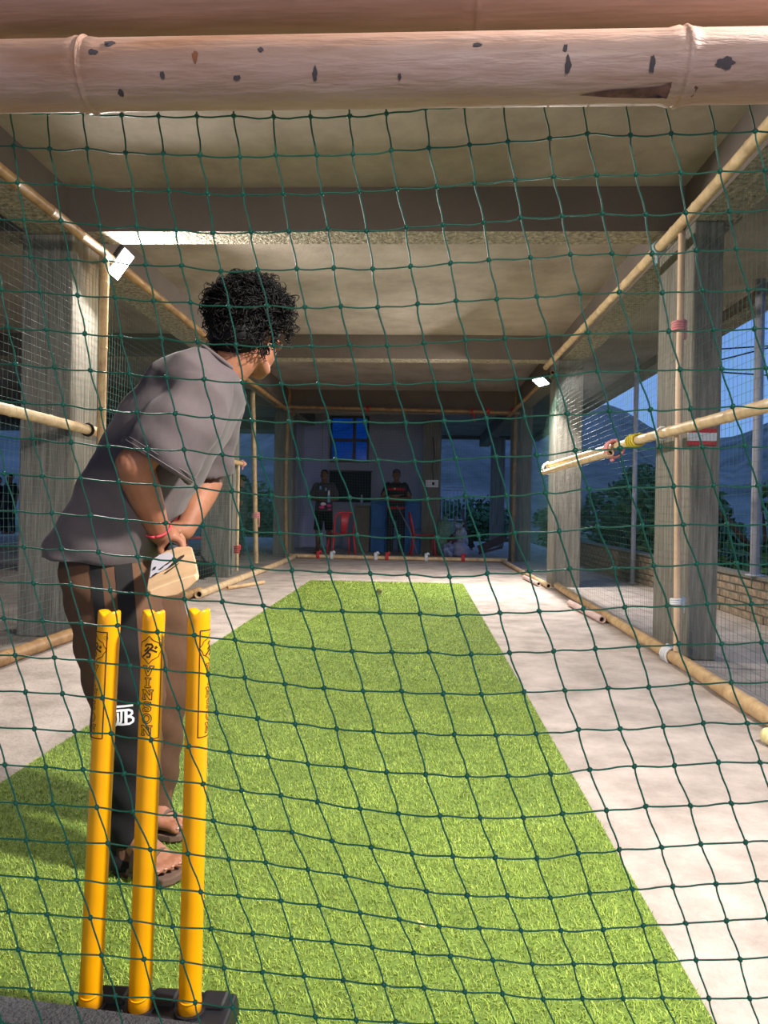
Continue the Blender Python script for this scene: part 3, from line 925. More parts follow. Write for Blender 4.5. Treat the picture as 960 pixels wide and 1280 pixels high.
# ------------------------------------------------------------------ front net: knot positions of the hanging mesh
ROWS = {
    0: (0, [(13,138),(60,141),(104,141),(152,144),(198,145),(246,145),(292,145),(342,146),(388,146),(437,145),(483,142)]),
    1: (1, [(62,186),(109,186),(157,191),(204,192),(250,194),(300,196),(345,194),(396,194),(441,193),(489,188),(536,185),(587,181),(635,177),(687,173),(734,167),(788,169),(839,167),(894,166),(944,164)]),
    2: (0, [(22,228),(70,229),(116,233),(166,238),(211,238),(259,242),(304,243),(354,242),(402,242),(449,239),(496,236),(546,233),(593,229),(644,225),(692,221),(746,219),(795,218),(851,216),(900,214),(956,213)]),
    3: (0, [(30,275),(76,276),(125,282),(171,283),(220,287),(266,291),(314,290),(361,289),(410,286),(458,289),(508,284),(554,281),(605,278),(651,272),(703,270),(753,267),(807,268),(857,266),(912,264)]),
    4: (0, [(38,321),(86,324),(131,326),(182,331),(227,332),(276,339),(322,337),(371,336),(417,335),(466,336),(513,333),(563,329),(611,325),(663,322),(713,318),(765,317),(815,317),(870,313),(920,311)]),
    5: (-1, [(2,362),(50,365),(97,369),(144,372),(192,376),(238,378),(286,383),(334,382),(381,384),(426,383),(472,384),(522,380),(570,376),(621,374),(671,371),(725,367),(774,365),(828,366),(878,363),(935,362)]),
    6: (-1, [(10,409),(58,412),(106,417),(151,420),(202,423),(247,427),(295,431),(342,432),(390,433),(437,431),(484,432),(530,429),(582,425),(631,423),(685,420),(735,416),(788,415),(836,414),(892,412),(943,411)]),
    7: (-1, [(19,455),(68,459),(113,463),(162,467),(208,471),(255,474),(303,478),(352,480),(398,480),(447,480),(493,479),(544,478),(592,475),(645,473),(695,469),(747,464),(797,463),(850,462),(902,461),(957,460)]),
    8: (-1, [(30,503),(79,506),(126,511),(171,515),(219,517),(266,521),(315,526),(362,527),(411,527),(456,527),(507,528),(555,526),(608,523),(656,521),(709,517),(762,514),(813,512),(863,511),(916,508)]),
    9: (-1, [(41,548),(89,553),(135,557),(184,561),(230,562),(278,568),(325,572),(373,574),(420,574),(472,575),(518,576),(570,573),(620,571),(671,569),(719,563),(775,560),(825,559),(878,559),(931,557)]),
    10: (-2, [(5,592),(53,595),(101,598),(148,602),(194,606),(245,609),(290,614),(339,619),(386,621),(437,622),(484,623),(534,624),(582,620),(633,619),(682,616),(736,611),(786,609),(842,608),(892,607),(947,607)]),
    11: (-2, [(19,639),(65,641),(113,644),(158,650),(207,654),(254,657),(303,662),(349,666),(400,668),(446,669),(498,671),(546,672),(598,669),(643,666),(699,664),(747,658),(803,657),(854,656),(909,655)]),
    12: (-2, [(30,684),(77,686),(123,690),(172,696),(218,700),(268,705),(315,709),(365,713),(412,715),(463,717),(510,718),(562,721),(609,717),(662,714),(712,711),(768,710),(817,707),(871,705),(921,704)]),
    13: (-2, [(42,729),(88,731),(138,738),(184,743),(231,749),(278,752),(329,757),(377,762),(428,764),(475,766),(525,767),(572,769),(625,766),(674,764),(729,761),(781,759),(834,757),(884,755),(939,755)]),
    14: (-3, [(5,773),(53,776),(101,779),(147,782),(197,790),(243,794),(294,800),(341,805),(392,811),(440,814),(490,815),(536,815),(589,818),(637,816),(692,814),(744,811),(798,808),(848,805),(902,805),(952,803)]),
    15: (-3, [(19,819),(68,822),(113,826),(162,832),(207,837),(260,843),(306,847),(356,855),(405,860),(454,864),(502,864),(554,867),(602,868),(655,865),(706,863),(760,860),(811,859),(864,854),(914,853)]),
    16: (-3, [(32,865),(78,867),(128,872),(173,879),(223,885),(271,891),(322,898),(369,905),(421,911),(467,914),(519,916),(568,918),(620,919),(670,917),(723,912),(775,911),(829,908),(879,904),(934,904)]),
    17: (-3, [(43,911),(93,914),(139,917),(189,925),(236,933),(287,940),(335,946),(385,955),(432,959),(483,965),(532,968),(584,970),(635,970),(688,967),(737,962),(793,958),(843,957),(898,953),(950,953)]),
    18: (-4, [(6,956),(57,959),(104,962),(155,967),(202,973),(254,980),(302,988),(351,994),(397,1002),(450,1011),(498,1017),(550,1020),(600,1022),(654,1022),(703,1017),(758,1013),(807,1008),(863,1007),(914,1004)]),
    19: (-4, [(20,1004),(66,1005),(121,1009),(166,1014),(219,1019),(267,1026),(318,1035),(365,1040),(415,1051),(464,1059),(515,1067),(566,1070),(619,1072),(671,1073),(723,1067),(774,1062),(827,1059),(876,1055),(932,1053)]),
    20: (-4, [(33,1050),(84,1053),(135,1054),(188,1062),(235,1067),(286,1074),(332,1078),(385,1087),(432,1095),(483,1105),(533,1114),(584,1119),(634,1120),(688,1122),(737,1116),(790,1111),(841,1108),(895,1105),(946,1101)]),
    21: (-4, [(46,1098),(96,1100),(149,1104),(199,1109),(251,1115),(298,1120),(351,1126),(399,1132),(450,1141),(499,1149),(549,1158),(599,1160),(651,1163),(701,1163),(754,1162),(804,1157),(857,1154),(908,1151)]),
    22: (-5, [(11,1139),(59,1143),(113,1147),(163,1151),(216,1158),(264,1161),(316,1167),(364,1173),(415,1177),(465,1184),(517,1191),(563,1195),(616,1200),(665,1205),(717,1205),(768,1205),(819,1202),(870,1200),(925,1199)]),
    23: (-5, [(23,1187),(75,1192),(127,1194),(180,1199),(228,1202),(280,1210),(328,1215),(380,1220),(429,1225),(480,1231),(530,1235),(581,1240),(628,1242),(679,1249),(728,1248),(779,1248),(828,1247),(886,1248),(937,1248)]),
    24: (-5, [(38,1237),(90,1241),(144,1245),(191,1247),(244,1253),(291,1259),(344,1265),(394,1271),(445,1275)]),
}
known = {}
for r, (c0, lst) in ROWS.items():
    for i, p in enumerate(lst):
        known[(c0 + i, r)] = p
CMIN, CMAX, RMAX = -8, 22, 30
keys = list(known)
Kc = np.array([k[0] for k in keys], float); Kr = np.array([k[1] for k in keys], float)
Kp = np.array([known[k] for k in keys], float)


def guess(c, r):
    """a knot outside the picture: local linear fit of the nearest known knots"""
    d2 = (Kc - c) ** 2 + (Kr - r) ** 2
    idx = np.argsort(d2)[:26]
    A = np.stack([np.ones(len(idx)), Kc[idx], Kr[idx]], 1)
    s, *_ = np.linalg.lstsq(A, Kp[idx], rcond=None)
    return tuple(np.array([1, c, r]) @ s)


NODE = {}
for r in range(-1, RMAX + 1):
    for c in range(CMIN, CMAX + 1):
        NODE[(c, r)] = known.get((c, r)) or guess(c, r)


def net_depth(u, v):
    d = 0.945 + 0.012 * math.sin(u * 0.011 + v * 0.004) + 0.008 * math.sin(v * 0.013 - u * 0.003)
    return d + 0.012 * (1 - smoothstep(120, 220, v))


W = {k: at(p[0], p[1], net_depth(*p)) for k, p in NODE.items()}
# the same mesh runs on to both sides of the cage
for r in range(-1, RMAX + 1):
    for side, edge in ((-1, CMIN), (1, CMAX)):
        k_ = 1
        while True:
            p_ = W[(edge, r)] + Vector((0.0515 * side * k_, 0.006 * math.sin(k_ * .5 + r * .2), 0.004 * math.sin(k_ * .7 + r)))
            if p_.x < -2.36 or p_.x > 1.53:
                break
            W[(edge + side * k_, r)] = p_
            k_ += 1
CMIN, CMAX = min(k[0] for k in W), max(k[0] for k in W)
net = thing('front_net', 'green knotted cord net hanging across the whole view from the bamboo', 'net', (0, 0.945, 0.02))
CR = 0.00112


def cord_path(ks, horizontal):
    out = []
    ps = [W[k] for k in ks]
    n_ = len(ps)
    for i in range(n_ - 1):
        p, q = ps[i], ps[i + 1]
        d = q - p
        L_ = d.length
        sag = random.uniform(0.01, 0.04) * L_
        s1 = random.uniform(-0.022, 0.022) * L_
        for t in (0.0, 0.2, 0.42, 0.62, 0.84):
            w = p.lerp(q, t)
            if horizontal:
                w.z += -sag * math.sin(math.pi * t) + s1 * math.sin(2 * math.pi * t)
            else:
                w.x += (sag * 0.6) * math.sin(2 * math.pi * t) * -1 + s1 * math.sin(math.pi * t)
            w.y += 0.02 * L_ * math.sin(math.pi * t)
            out.append(w)
    out.append(ps[-1])
    return out


for r in range(0, RMAX + 1):
    ks = [(c, r) for c in range(CMIN, CMAX + 1) if (c, r) in W and W[(c, r)].z > 0.015]
    if len(ks) < 2:
        continue
    m = MB(); m.tube(cord_path(ks, True), CR, 6)
    m.build('cross_cord', M_NET, net)
for c in range(CMIN, CMAX + 1):
    ks = [(c, r) for r in range(-1, RMAX + 1) if (c, r) in W and W[(c, r)].z > 0.015]
    if len(ks) < 2:
        continue
    m = MB(); m.tube(cord_path(ks, False), CR, 6)
    m.build('hanging_cord', M_NET, net)
m = MB()
for k, p in W.items():
    if k[1] >= 0 and p.z > 0.02:
        a = random.uniform(0, 3)
        m.ellipsoid(p, (math.cos(a), 0, math.sin(a)), (0, 1, 0), (-math.sin(a), 0, math.cos(a)), (0.0040, 0.0030, 0.0032), 7, 5)
o = m.build('knots', M_NET, net)
o['kind'] = 'stuff'


# ------------------------------------------------------------------ side and end nets
def sheet_net(label, f, n_u, n_v, r, wob, group, m_=None):
    """f(a, b) for a, b in 0..1; a sheet of fine cords"""
    base = f(0.5, 0.0)
    t_ = thing('side_net', label, 'net', base, group)
    ph = random.uniform(0, 6)

    def pt(a, b):
        p = f(a, b)
        w = wob * math.sin(math.pi * b) * (math.sin(a * 41 + b * 7 + ph) + 0.6 * math.sin(a * 17 - b * 11 + ph))
        w2 = 0.012 * math.sin(a * 23 + ph) * math.sin(b * 9 + ph)
        return p[0] + Vector((w, w * 0.3, w2)) if isinstance(p, tuple) else p + Vector((w, 0, w2))
    for nm, cnt_, other, sw in (('hanging_cords', n_u, 16, False), ('cross_cords', n_v, max(30, n_u // 2), True)):
        m = MB()
        for i in range(cnt_ + 1):
            s = i / cnt_
            pts = [pt(j / other, s) if sw else pt(s, j / other) for j in range(other + 1)]
            m.tube(pts, r, 3, cap=False)
        o = m.build(nm, m_ or M_SIDENET, t_)
        o['kind'] = 'stuff'
    return t_


sheet_net('fine green net along the right side of the cage', lambda a, b: Vector((1.612 - 0.02 * b, 1.0 + 12.45 * a, 0.088 + 2.56 * b)), 249, 51, 0.0009, 0.008, 'side nets of the cage')
sheet_net('fine green net along the left side of the cage', lambda a, b: Vector((-2.418 + 0.14 * smoothstep(.35, .6, a) * (1 - b), 1.0 + 12.45 * a, 0.088 + 2.57 * b)), 249, 51, 0.0009, 0.008, 'side nets of the cage')
sheet_net('fine green net closing the far end of the cage', lambda a, b: Vector((-2.40 + 3.98 * a, EY + 0.045, 0.08 + 2.55 * b)), 80, 51, 0.0012, 0.004, 'side nets of the cage')

# ------------------------------------------------------------------ floodlights
def floodlight(loc, aim, w, h, power, label, roll=0.0, arm=None, spread=180):
    loc, aim = Vector(loc), Vector(aim)
    f = (aim - loc).normalized()
    g = Vector((0, 0, 1))
    r = f.cross(g).normalized()
    u = r.cross(f).normalized()
    if roll:
        r, u = r * math.cos(roll) + u * math.sin(roll), u * math.cos(roll) - r * math.sin(roll)
    t_ = thing('floodlight', label, 'floodlight', loc, 'floodlights of the hall')
    MB().obox(loc - f * 0.02, r, u, f, (w / 2 + 0.012, h / 2 + 0.012, 0.02)).build('housing', M_LAMPB, t_, smooth=False, bevel=0.005)
    MB().obox(loc + f * 0.004, r, u, f, (w / 2, h / 2, 0.003)).build('led_panel', M_LED, t_, smooth=False)
    m = MB()
    for i in range(-3, 4):
        m.obox(loc - f * 0.05 + r * (i * w / 8), r, u, f, (0.003, h / 2.3, 0.012))
    m.build('cooling_fins', M_LAMPB, t_, smooth=False)
    m = MB()
    e = w / 2 + 0.02
    m.tube([loc + r * e, loc + r * e - f * 0.09, loc - r * e - f * 0.09, loc - r * e], 0.006, 6)
    m.build('bracket', M_LAMPB, t_)
    if arm:
        m = MB(); m.tube([loc - f * 0.06, (loc - f * 0.06 + Vector(arm)) / 2 + Vector((0, 0, .02)), Vector(arm)], 0.012, 8)
        m.build('arm', M_LAMPB, t_)
    ld = bpy.data.lights.new('flood_light', 'AREA')
    ld.shape = 'RECTANGLE'
    ld.size, ld.size_y = w, h
    ld.energy = power
    ld.spread = math.radians(spread)
    ld.color = (1.0, 0.93, 0.86)
    lo = bpy.data.objects.new('lamp_light', ld)
    col.objects.link(lo)
    lo.matrix_world = Matrix(((r.x, u.x, -f.x, 0), (r.y, u.y, -f.y, 0), (r.z, u.z, -f.z, 0), (0, 0, 0, 1)))
    lo.location = loc + f * 0.012
    lo.parent = t_
    lo.matrix_parent_inverse = Matrix.Translation(-loc)
    return t_


floodlight(at(151, 330, 5.36), (1.0, 4.55, 0.6), 0.13, 0.21, POWER['left'], 'bright white floodlight at the top of the left bamboo post', roll=0.2)
floodlight(at(676, 477, 9.0), (-0.3, 8.3, 0.0), 0.22, 0.12, POWER['far_right'], 'small bright floodlight on the far right pillar', arm=(1.66, 9.24, 2.68), spread=165)
floodlight((1.42, 0.98, 2.60), (-0.25, 2.5, 0.0), 0.22, 0.16, POWER['near_right'], 'floodlight at the near right corner just outside the view', spread=125)
floodlight((0.6, -2.1, 2.85), (0.0, 1.6, 0.6), 0.24, 0.18, POWER['rear'], 'floodlight behind the photographer lighting the near pole', arm=(0.6, -2.2, 3.12), spread=110)

# ------------------------------------------------------------------ stumps and base
SD = 1.285
stump_px = [((137, 762), (112.5, 1262)), ((192.5, 762), (174.5, 1266)), ((249, 760), (237, 1270))]
SR = 0.0198
wk = thing('stump_set', 'three yellow plastic cricket stumps standing in a black base', 'stumps', (-0.5, SD, 0.006))
# base
bx0, bx1 = at(80, 1262, SD).x, at(287, 1262, SD).x
bzt = 0.036
m = MB()
m.prism([(bx0, 0.0), (bx1 + 0.006, 0.0), (bx1, bzt - 0.004), (bx1 - 0.004, bzt), (bx0 + 0.055, bzt), (bx0 + 0.045, bzt - 0.004)], (0, SD - 0.05, 0.006), (1, 0, 0), (0, 0, 1), (0, 1, 0), 0.108)
m.build('base', M_BLACKP, wk, smooth=False, bevel=0.004)
for u0, u1 in ((118, 160), (190, 222), (252, 284)):
    xa, xb = at(u0, 1250, SD + .03).x, at(u1, 1250, SD + .03).x
    MB().quadbox((xa, SD + .008, bzt - .004), (xb, SD + .052, bzt + .016)).build('spring_block', M_BLACKP, wk, smooth=False, bevel=.006)
for i, ((tu, tv), (bu, bv)) in enumerate(stump_px):
    bot, top = at(bu, bv, SD), at(tu, tv, SD + 0.005)
    ax = (top - bot).normalized()
    bot = bot - ax * (bot.z - bzt) / ax.z
    g = Vector((0, -1, 0))
    fr = (g - ax * g.dot(ax)).normalized()      # towards camera
    sd = ax.cross(fr) * -1.0
    if sd.x < 0:
        sd = -sd
    L_ = (top - bot).length
    m = MB()
    seg = 40
    rings = []
    for s, k_ in ((0.0, 1.04), (0.03, 1.04), (0.0335, 1.0), (0.25, 0.995), (L_ - 0.02, 0.99), (L_ - 0.006, 0.985), (L_ - 0.0025, 0.95), (L_ - 0.001, 0.86), (L_ - 0.002, 0.5), (L_ - 0.003, 0.15)):
        pts = []
        for j in range(seg):
            th = 2 * math.pi * j / seg
            p = bot + ax * s + (fr * math.cos(th) + sd * math.sin(th)) * SR * k_
            if s > L_ - 0.012:      # groove for the bails, running front to back
                x_ = math.sin(th) * k_
                dz = 0.0075 * math.exp(-(x_ / 0.33) ** 2) * smoothstep(L_ - 0.012, L_ - 0.002, s)
                p = p - ax * dz
            pts.append(p)
        rings.append(m.ring(pts))
    for a_, b_ in zip(rings, rings[1:]):
        m.bridge(a_, b_)
    m.cap(rings[-1])
    m.cap(rings[0], True)
    st = m.build('stump', M_YELLOW, wk)
    # moulded crescent near the foot
    m = MB()
    cz_ = [(-0.9 + 1.8 * k / 10) for k in range(11)]
    m.tube([bot + ax * (0.040 - 0.008 * math.cos(c * 1.2)) + (fr * math.cos(c) + sd * math.sin(c)) * SR * 1.02 for c in cz_], 0.0016, 6)
    m.build('moulded_ridge', M_YELLOW, st)
    # a socket collar on the base
    m = MB()
    m.tube([bot - ax * 0.02, bot + ax * 0.012], [SR * 1.55, SR * 1.35], 24)
    m.build('socket', M_BLACKP, wk, smooth=False)
    # printed label: frame, emblem, VINSON
    th0 = math.radians((-50, 2, 93)[i])
    half = math.radians(68)
    m = MB()

    def on(thc, s, r_=SR * 0.992 + 0.0004):
        return bot + ax * s + (fr * math.cos(thc) + sd * math.sin(thc)) * r_

    def stroke(pl, w_=0.0007, closed=False):
        """polyline in (x metres around, s metres along) drawn as a thin ribbon on the stump"""
        P_ = [Vector((p[0], p[1], 0)) for p in pl]
        if closed:
            P_ = P_ + [P_[0]]
        # resample
        R_ = [P_[0]]
        for a_, b_ in zip(P_, P_[1:]):
            k_ = max(1, int((b_ - a_).length / 0.0022))
            for q_ in range(1, k_ + 1):
                R_.append(a_.lerp(b_, q_ / k_))
        n_ = len(R_)
        prev = None
        for q_ in range(n_):
            d_ = R_[min(q_ + 1, n_ - 1)] - R_[max(q_ - 1, 0)]
            if d_.length < 1e-9:
                continue
            d_.normalize()
            nn = Vector((-d_.y, d_.x, 0)) * w_
            l_, r2 = R_[q_] + nn, R_[q_] - nn
            cur = m.ring([on(th0 + l_.x / SR, l_.y), on(th0 + r2.x / SR, r2.y)])
            if prev:
                m.f.append((prev[0], prev[1], cur[1], cur[0])); m.mi.append(0)
            prev = cur
    pxs = SD / FPX
    s_top = L_ - 27 * pxs
    s_bot = L_ - 161 * pxs
    hw = SR * half
    stroke([(-hw, s_bot), (hw, s_bot), (hw, s_top), (-hw, s_top)], 0.0009, True)
    # lobed lozenge
    lc = L_ - 49 * pxs
    lo = []
    for (x_, y_) in ((0, 17.5), (4, 12.5), (7.5, 10.5), (11, 8.5), (12, 5), (15.5, 0), (12, -5), (11, -8.5), (7.5, -10.5), (4, -12.5), (0, -17.5), (-4, -12.5), (-7.5, -10.5), (-11, -8.5), (-12, -5), (-15.5, 0), (-12, 5), (-11, 8.5), (-7.5, 10.5), (-4, 12.5)):
        lo.append((x_ * pxs * 1.12, lc + y_ * pxs))
    stroke(lo, 0.0007, True)
    # running figure
    for pl in ([(-3, 7), (3, 7.5), (5, 4), (1, 1), (-2, -3), (-6, -7), (-9, -9)], [(-3, 7), (-5, 4)], [(1, 1), (6, -1), (10, -3)], [(-2, -3), (2, -5), (1, -9), (-3, -9)], [(0, 4), (-3, 0), (-6, -2)]):
        stroke([(x_ * pxs * 1.0, lc + y_ * pxs) for x_, y_ in pl], 0.0015)
    stroke([(x_ * pxs, lc + y_ * pxs) for x_, y_ in ((7.2, 3), (8.6, 4.4), (10, 3), (8.6, 1.6))], 0.0012, True)
    # trade mark ring
    stroke([((15.5 + 2.6 * math.cos(a_)) * pxs * 1.0, s_top - 7 * pxs + 2.6 * pxs * math.sin(a_)) for a_ in [k_ * 0.7 for k_ in range(9)]], 0.0003, True)
    stroke([(14.3 * pxs, s_top - 7 * pxs), (16.7 * pxs, s_top - 7 * pxs)], 0.0003)
    # outlined slab letters, unit box -0.5..0.5 wide, 0..1 high
    SER = 0.16
    LET = {
        'V': [[(-.55, 1), (-.12, 1), (-.12, 1 - SER), (-.2, 1 - SER), (0, .35), (.2, 1 - SER), (.12, 1 - SER), (.12, 1), (.55, 1), (.55, 1 - SER), (.44, 1 - SER), (.1, 0), (-.1, 0), (-.44, 1 - SER), (-.55, 1 - SER)]],
        'I': [[(-.3, 1), (.3, 1), (.3, 1 - SER), (.12, 1 - SER), (.12, SER), (.3, SER), (.3, 0), (-.3, 0), (-.3, SER), (-.12, SER), (-.12, 1 - SER), (-.3, 1 - SER)]],
        'N': [[(-.55, 1), (-.2, 1), (.26, .42), (.26, 1 - SER), (.12, 1 - SER), (.12, 1), (.55, 1), (.55, 1 - SER), (.43, 1 - SER), (.43, 0), (.26, 0), (-.27, .68), (-.27, SER), (-.14, SER), (-.14, 0), (-.55, 0), (-.55, SER), (-.44, SER), (-.44, 1 - SER), (-.55, 1 - SER)]],
        'S': [[(.36, .98), (.36, .68), (.22, .68), (.12, .84), (-.1, .85), (-.2, .74), (-.1, .64), (.2, .56), (.4, .38), (.36, .14), (.16, 0), (-.1, 0), (-.26, .06), (-.4, 0), (-.42, .34), (-.27, .34), (-.16, .17), (.06, .14), (.2, .25), (.1, .37), (-.2, .44), (-.38, .6), (-.36, .84), (-.16, .99), (.06, 1), (.22, .94)]],
        'O': [[(.46 * math.sin(a_), .5 + .5 * math.cos(a_)) for a_ in [k_ * math.pi / 10 for k_ in range(20)]], [(.26 * math.sin(a_), .5 + .32 * math.cos(a_)) for a_ in [k_ * math.pi / 8 for k_ in range(16)]]],
    }
    for q_, chh in enumerate('VINSON'):
        yb = L_ - (81.5 + 15.0 * q_) * pxs
        for pl in LET[chh]:
            stroke([(x_ * 13.0 * pxs, yb + y_ * 12.5 * pxs) for x_, y_ in pl], 0.00075, True)
    m.build('print', M_PRINT, st, smooth=False)

# dark felt block in the near left corner, behind the net
fb_l, fb_r = at(-60, 1232, 1.262), at(330, 1286, 1.175)
top_z = 0.115
pl0 = Vector((-0.691, 1.203, top_z)); pl1 = Vector((-0.258, 1.152, top_z))
dr = (pl1 - pl0); dr.z = 0; dr.normalize()
nrm = Vector((dr.y, -dr.x, 0))
cmid = pl0 + dr * 0.12 + nrm * 0.105
pad = thing('felt_pad', 'dark grey felt covered block in the bottom left corner', 'pad', (cmid.x, cmid.y, 0.006))
MB().obox(Vector((cmid.x, cmid.y, 0.006 + (top_z - 0.006) / 2)), dr, nrm, (0, 0, 1), (0.62, 0.105, (top_z - 0.006) / 2)).build('block', M_RUBBER, pad, smooth=False, bevel=0.006)
m = MB()
for _ in range(2600):
    s_ = random.uniform(-0.5, 0.62)
    t_ = random.uniform(-0.104, -0.02) if random.random() < 0.8 else random.uniform(-0.104, 0.104)
    p = Vector((cmid.x, cmid.y, top_z)) + dr * s_ + nrm * t_
    d = Vector((random.gauss(0, 1), random.gauss(0, 1), random.uniform(0.3, 1.2))).normalized() * random.uniform(0.002, 0.005)
    w_ = Vector((random.gauss(0, 1), random.gauss(0, 1), 0)).normalized() * 0.0007
    m.v += [tuple(p - w_), tuple(p + w_), tuple(p + d)]
    k_ = len(m.v)
    m.f.append((k_ - 3, k_ - 2, k_ - 1)); m.mi.append(0)
o = m.build('fuzz', M_RUBBER, pad, smooth=False)
o['kind'] = 'stuff'

# red and white banner strip wrapped on the near right pillar
b0, b1 = at(860, 556, 4.80), at(897, 536, 4.80)
ban = thing('banner_strip', 'red and white striped strip fixed to the near right pillar', 'banner', ((b0.x + b1.x) / 2, 4.81, b0.z))
hh = (b1.z - b0.z) / 4
for i_ in range(4):
    MB().quadbox((b0.x, 4.800 + 0.001 * (i_ % 2), b0.z + hh * i_), (b1.x - 0.004, 4.8195, b0.z + hh * (i_ + 1))).build('stripe', [M_RED_T, M_WHITE_T][(0, 1, 1, 0)[i_]], ban, smooth=False)
# ------------------------------------------------------------------ batsman
from mathutils import noise as mnoise


def am(u, v, D):
    return at(u, v, D - 0.06)


bats_loc = Vector((am(170, 1095, 1.95).x, 1.95, 0.008))
man = thing('person', 'person in grey t-shirt and brown trousers bending forward with a cricket bat', 'person', bats_loc)

# bat line, used for the hands too
B0, TOE = am(216, 690, 1.90), am(217, 733, 1.47)
BA = (TOE - B0).normalized()
BX = Vector((1, 0, 0)); BX = (BX - BA * BX.dot(BA)).normalized()
BU = BX.cross(BA)
if BU.z < 0:
    BU = -BU
rl = math.radians(18)
BX, BU = (BX * math.cos(rl) + BU * math.sin(rl)), (BU * math.cos(rl) - BX * math.sin(rl))

skin = MB()
# inner torso and legs keep the figure one continuous body
PELV = am(128, 672, 2.02)
skin.tube([am(128, 690, 2.02), am(132, 650, 2.02), am(170, 590, 2.02), am(215, 525, 2.02), am(252, 478, 2.02), am(272, 462, 2.03)],
          [(0.10, 0.14), (0.10, 0.14), (0.09, 0.13), (0.095, 0.15), (0.075, 0.13), (0.055, 0.06)], 20, ref=(0.83, 0, -0.55), rounded=True)
R_SH, R_EL, R_WR = am(252, 490, 1.86), am(167, 581, 1.795), am(200, 668, 1.93)
L_SH, L_EL, L_WR = am(268, 496, 2.19), am(262, 598, 2.26), am(230, 664, 2.09)
for S, E, Wp in ((R_SH, R_EL, R_WR), (L_SH, L_EL, L_WR)):
    skin.tube(catmull([S, S.lerp(E, .5), E], 3), [.052, .05, .048, .046, .044, .043, .042], 14, rounded=True)
    skin.tube(catmull([E, E.lerp(Wp, .3), E.lerp(Wp, .7), Wp], 2), [.042, .045, .044, .040, .035, .030, .028], 14, rounded=True)
    skin.ellipsoid(E, (1, 0, 0), (0, 1, 0), (0, 0, 1), (.043, .043, .043))


def hand(bm, Hc, wrist, side):
    """palm on top of the handle, four fingers closing round it on one side, thumb on the other"""
    top = Hc + BU * 0.040 - BX * 0.006 * side
    bm.tube(catmull([wrist, wrist.lerp(top, .55) + BU * .006, top, top - BX * side * 0.012 - BU * 0.006], 3),
            [(.024, .029), (.022, .032), (.021, .036), (.019, .040), (.018, .043), (.017, .044), (.016, .044), (.015, .043), (.014, .042), (.013, .041)], 16, ref=BU + BX * 0.2)
    nails = []
    for k, (off, rad, end) in enumerate(((.036, .0092, 300), (.0125, .0098, 312), (-.0115, .0094, 308), (-.034, .0080, 292))):
        pts, rr = [], []
        for j in range(8):
            ph = math.radians(105 + (end - 105) * j / 7)
            ca = math.cos(ph) * side
            R_ = .0275 + (.004 if j in (2, 5) else 0)
            pts.append(Hc + BA * (off + 0.004 * j / 7) + (BX * ca + BU * math.sin(ph)) * R_)
            rr.append(rad * (1.08 if j in (1, 2, 4) else 1.0) * (1 - .14 * j / 7))
        bm.tube(catmull(pts, 2), [rr[min(i // 2, 7)] for i in range(15)], 10, rounded=True)
        nails.append((pts[-1], pts[-2]))
    pts = []
    for j in range(6):
        ph = math.radians(70 - 105 * j / 5)
        pts.append(Hc + BA * (.030 + .020 * j / 5) + (BX * math.cos(ph) * side + BU * math.sin(ph)) * (.030 - .001 * j))
    bm.tube(catmull([wrist.lerp(top, .6) + BX * side * .02] + pts, 2), [.014, .0135, .013, .0125, .012, .0115, .0115, .011, .011, .0105, .010, .0095, .009], 10, rounded=True)


H_R, H_L = B0 - BA * 0.085, B0 - BA * 0.185
hand(skin, H_R, R_WR, 1)
hand(skin, H_L, L_WR, 1)
# neck and head
HC = am(313, 409, 2.06)
az, dn = math.radians(64), math.radians(8)
HF = Vector((math.cos(az) * math.cos(dn), math.sin(az) * math.cos(dn), -math.sin(dn)))
HU = (Vector((0.06, 0, 1)) - HF * Vector((0.06, 0, 1)).dot(HF)).normalized()
HR = HF.cross(HU)


def hp(r, f, u):
    return HC + HR * r + HF * f + HU * u


skin.tube(catmull([am(262, 474, 2.03), am(282, 462, 2.03), hp(0, -.022, -.075), hp(0, -.012, -.02)], 3), [.066, .064, .061, .059, .057, .057, .057, .057, .056, .055], 18, rounded=True)
skin.ellipsoid(HC + HU * .012 - HF * .008, HR, HF, HU, (.073, .094, .098), 24, 16)
skin.ellipsoid(hp(0, .030, -.055), HR, HF, HU, (.060, .062, .062), 20, 14)
skin.ellipsoid(hp(0, .055, -.100), HR, HF, HU, (.034, .030, .024), 16, 10)
skin.tube([hp(-.044, .006, -.088), hp(-.03, .05, -.105), hp(0, .07, -.110), hp(.03, .05, -.105), hp(.044, .006, -.088)], .017, 10, rounded=True)
skin.tube([hp(0, .088, .005), hp(0, .100, -.02), hp(0, .108, -.036)], [.008, .010, .013], 10, rounded=True)
for s in (-1, 1):
    skin.ellipsoid(hp(.013 * s, .094, -.040), HR, HF, HU, (.009, .011, .008), 10, 8)
    skin.tube([hp(.010 * s, .090, .022), hp(.035 * s, .082, .022), hp(.056 * s, .060, .012)], .010, 8, rounded=True)   # brow
    skin.ellipsoid(hp(.045 * s, .062, -.030), HR, HF, HU, (.020, .020, .018), 12, 8)                                   # cheek
    skin.ellipsoid(hp(.074 * s, -.006, -.020), HR, HF, HU, (.008, .018, .030), 12, 10)                                  # ear
    skin.tube([hp(.076 * s, -.018, -.040), hp(.083 * s, -.022, -.015), hp(.082 * s, -.012, .006), hp(.077 * s, .004, .004)], .005, 8, rounded=True)
skin.tube([hp(-.022, .086, -.066), hp(0, .094, -.063), hp(.022, .086, -.066)], .0065, 8, rounded=True)
skin.tube([hp(-.018, .085, -.077), hp(0, .091, -.077), hp(.018, .085, -.077)], .007, 8, rounded=True)
# legs and feet
ZG = 0.012
SOLE = 0.022


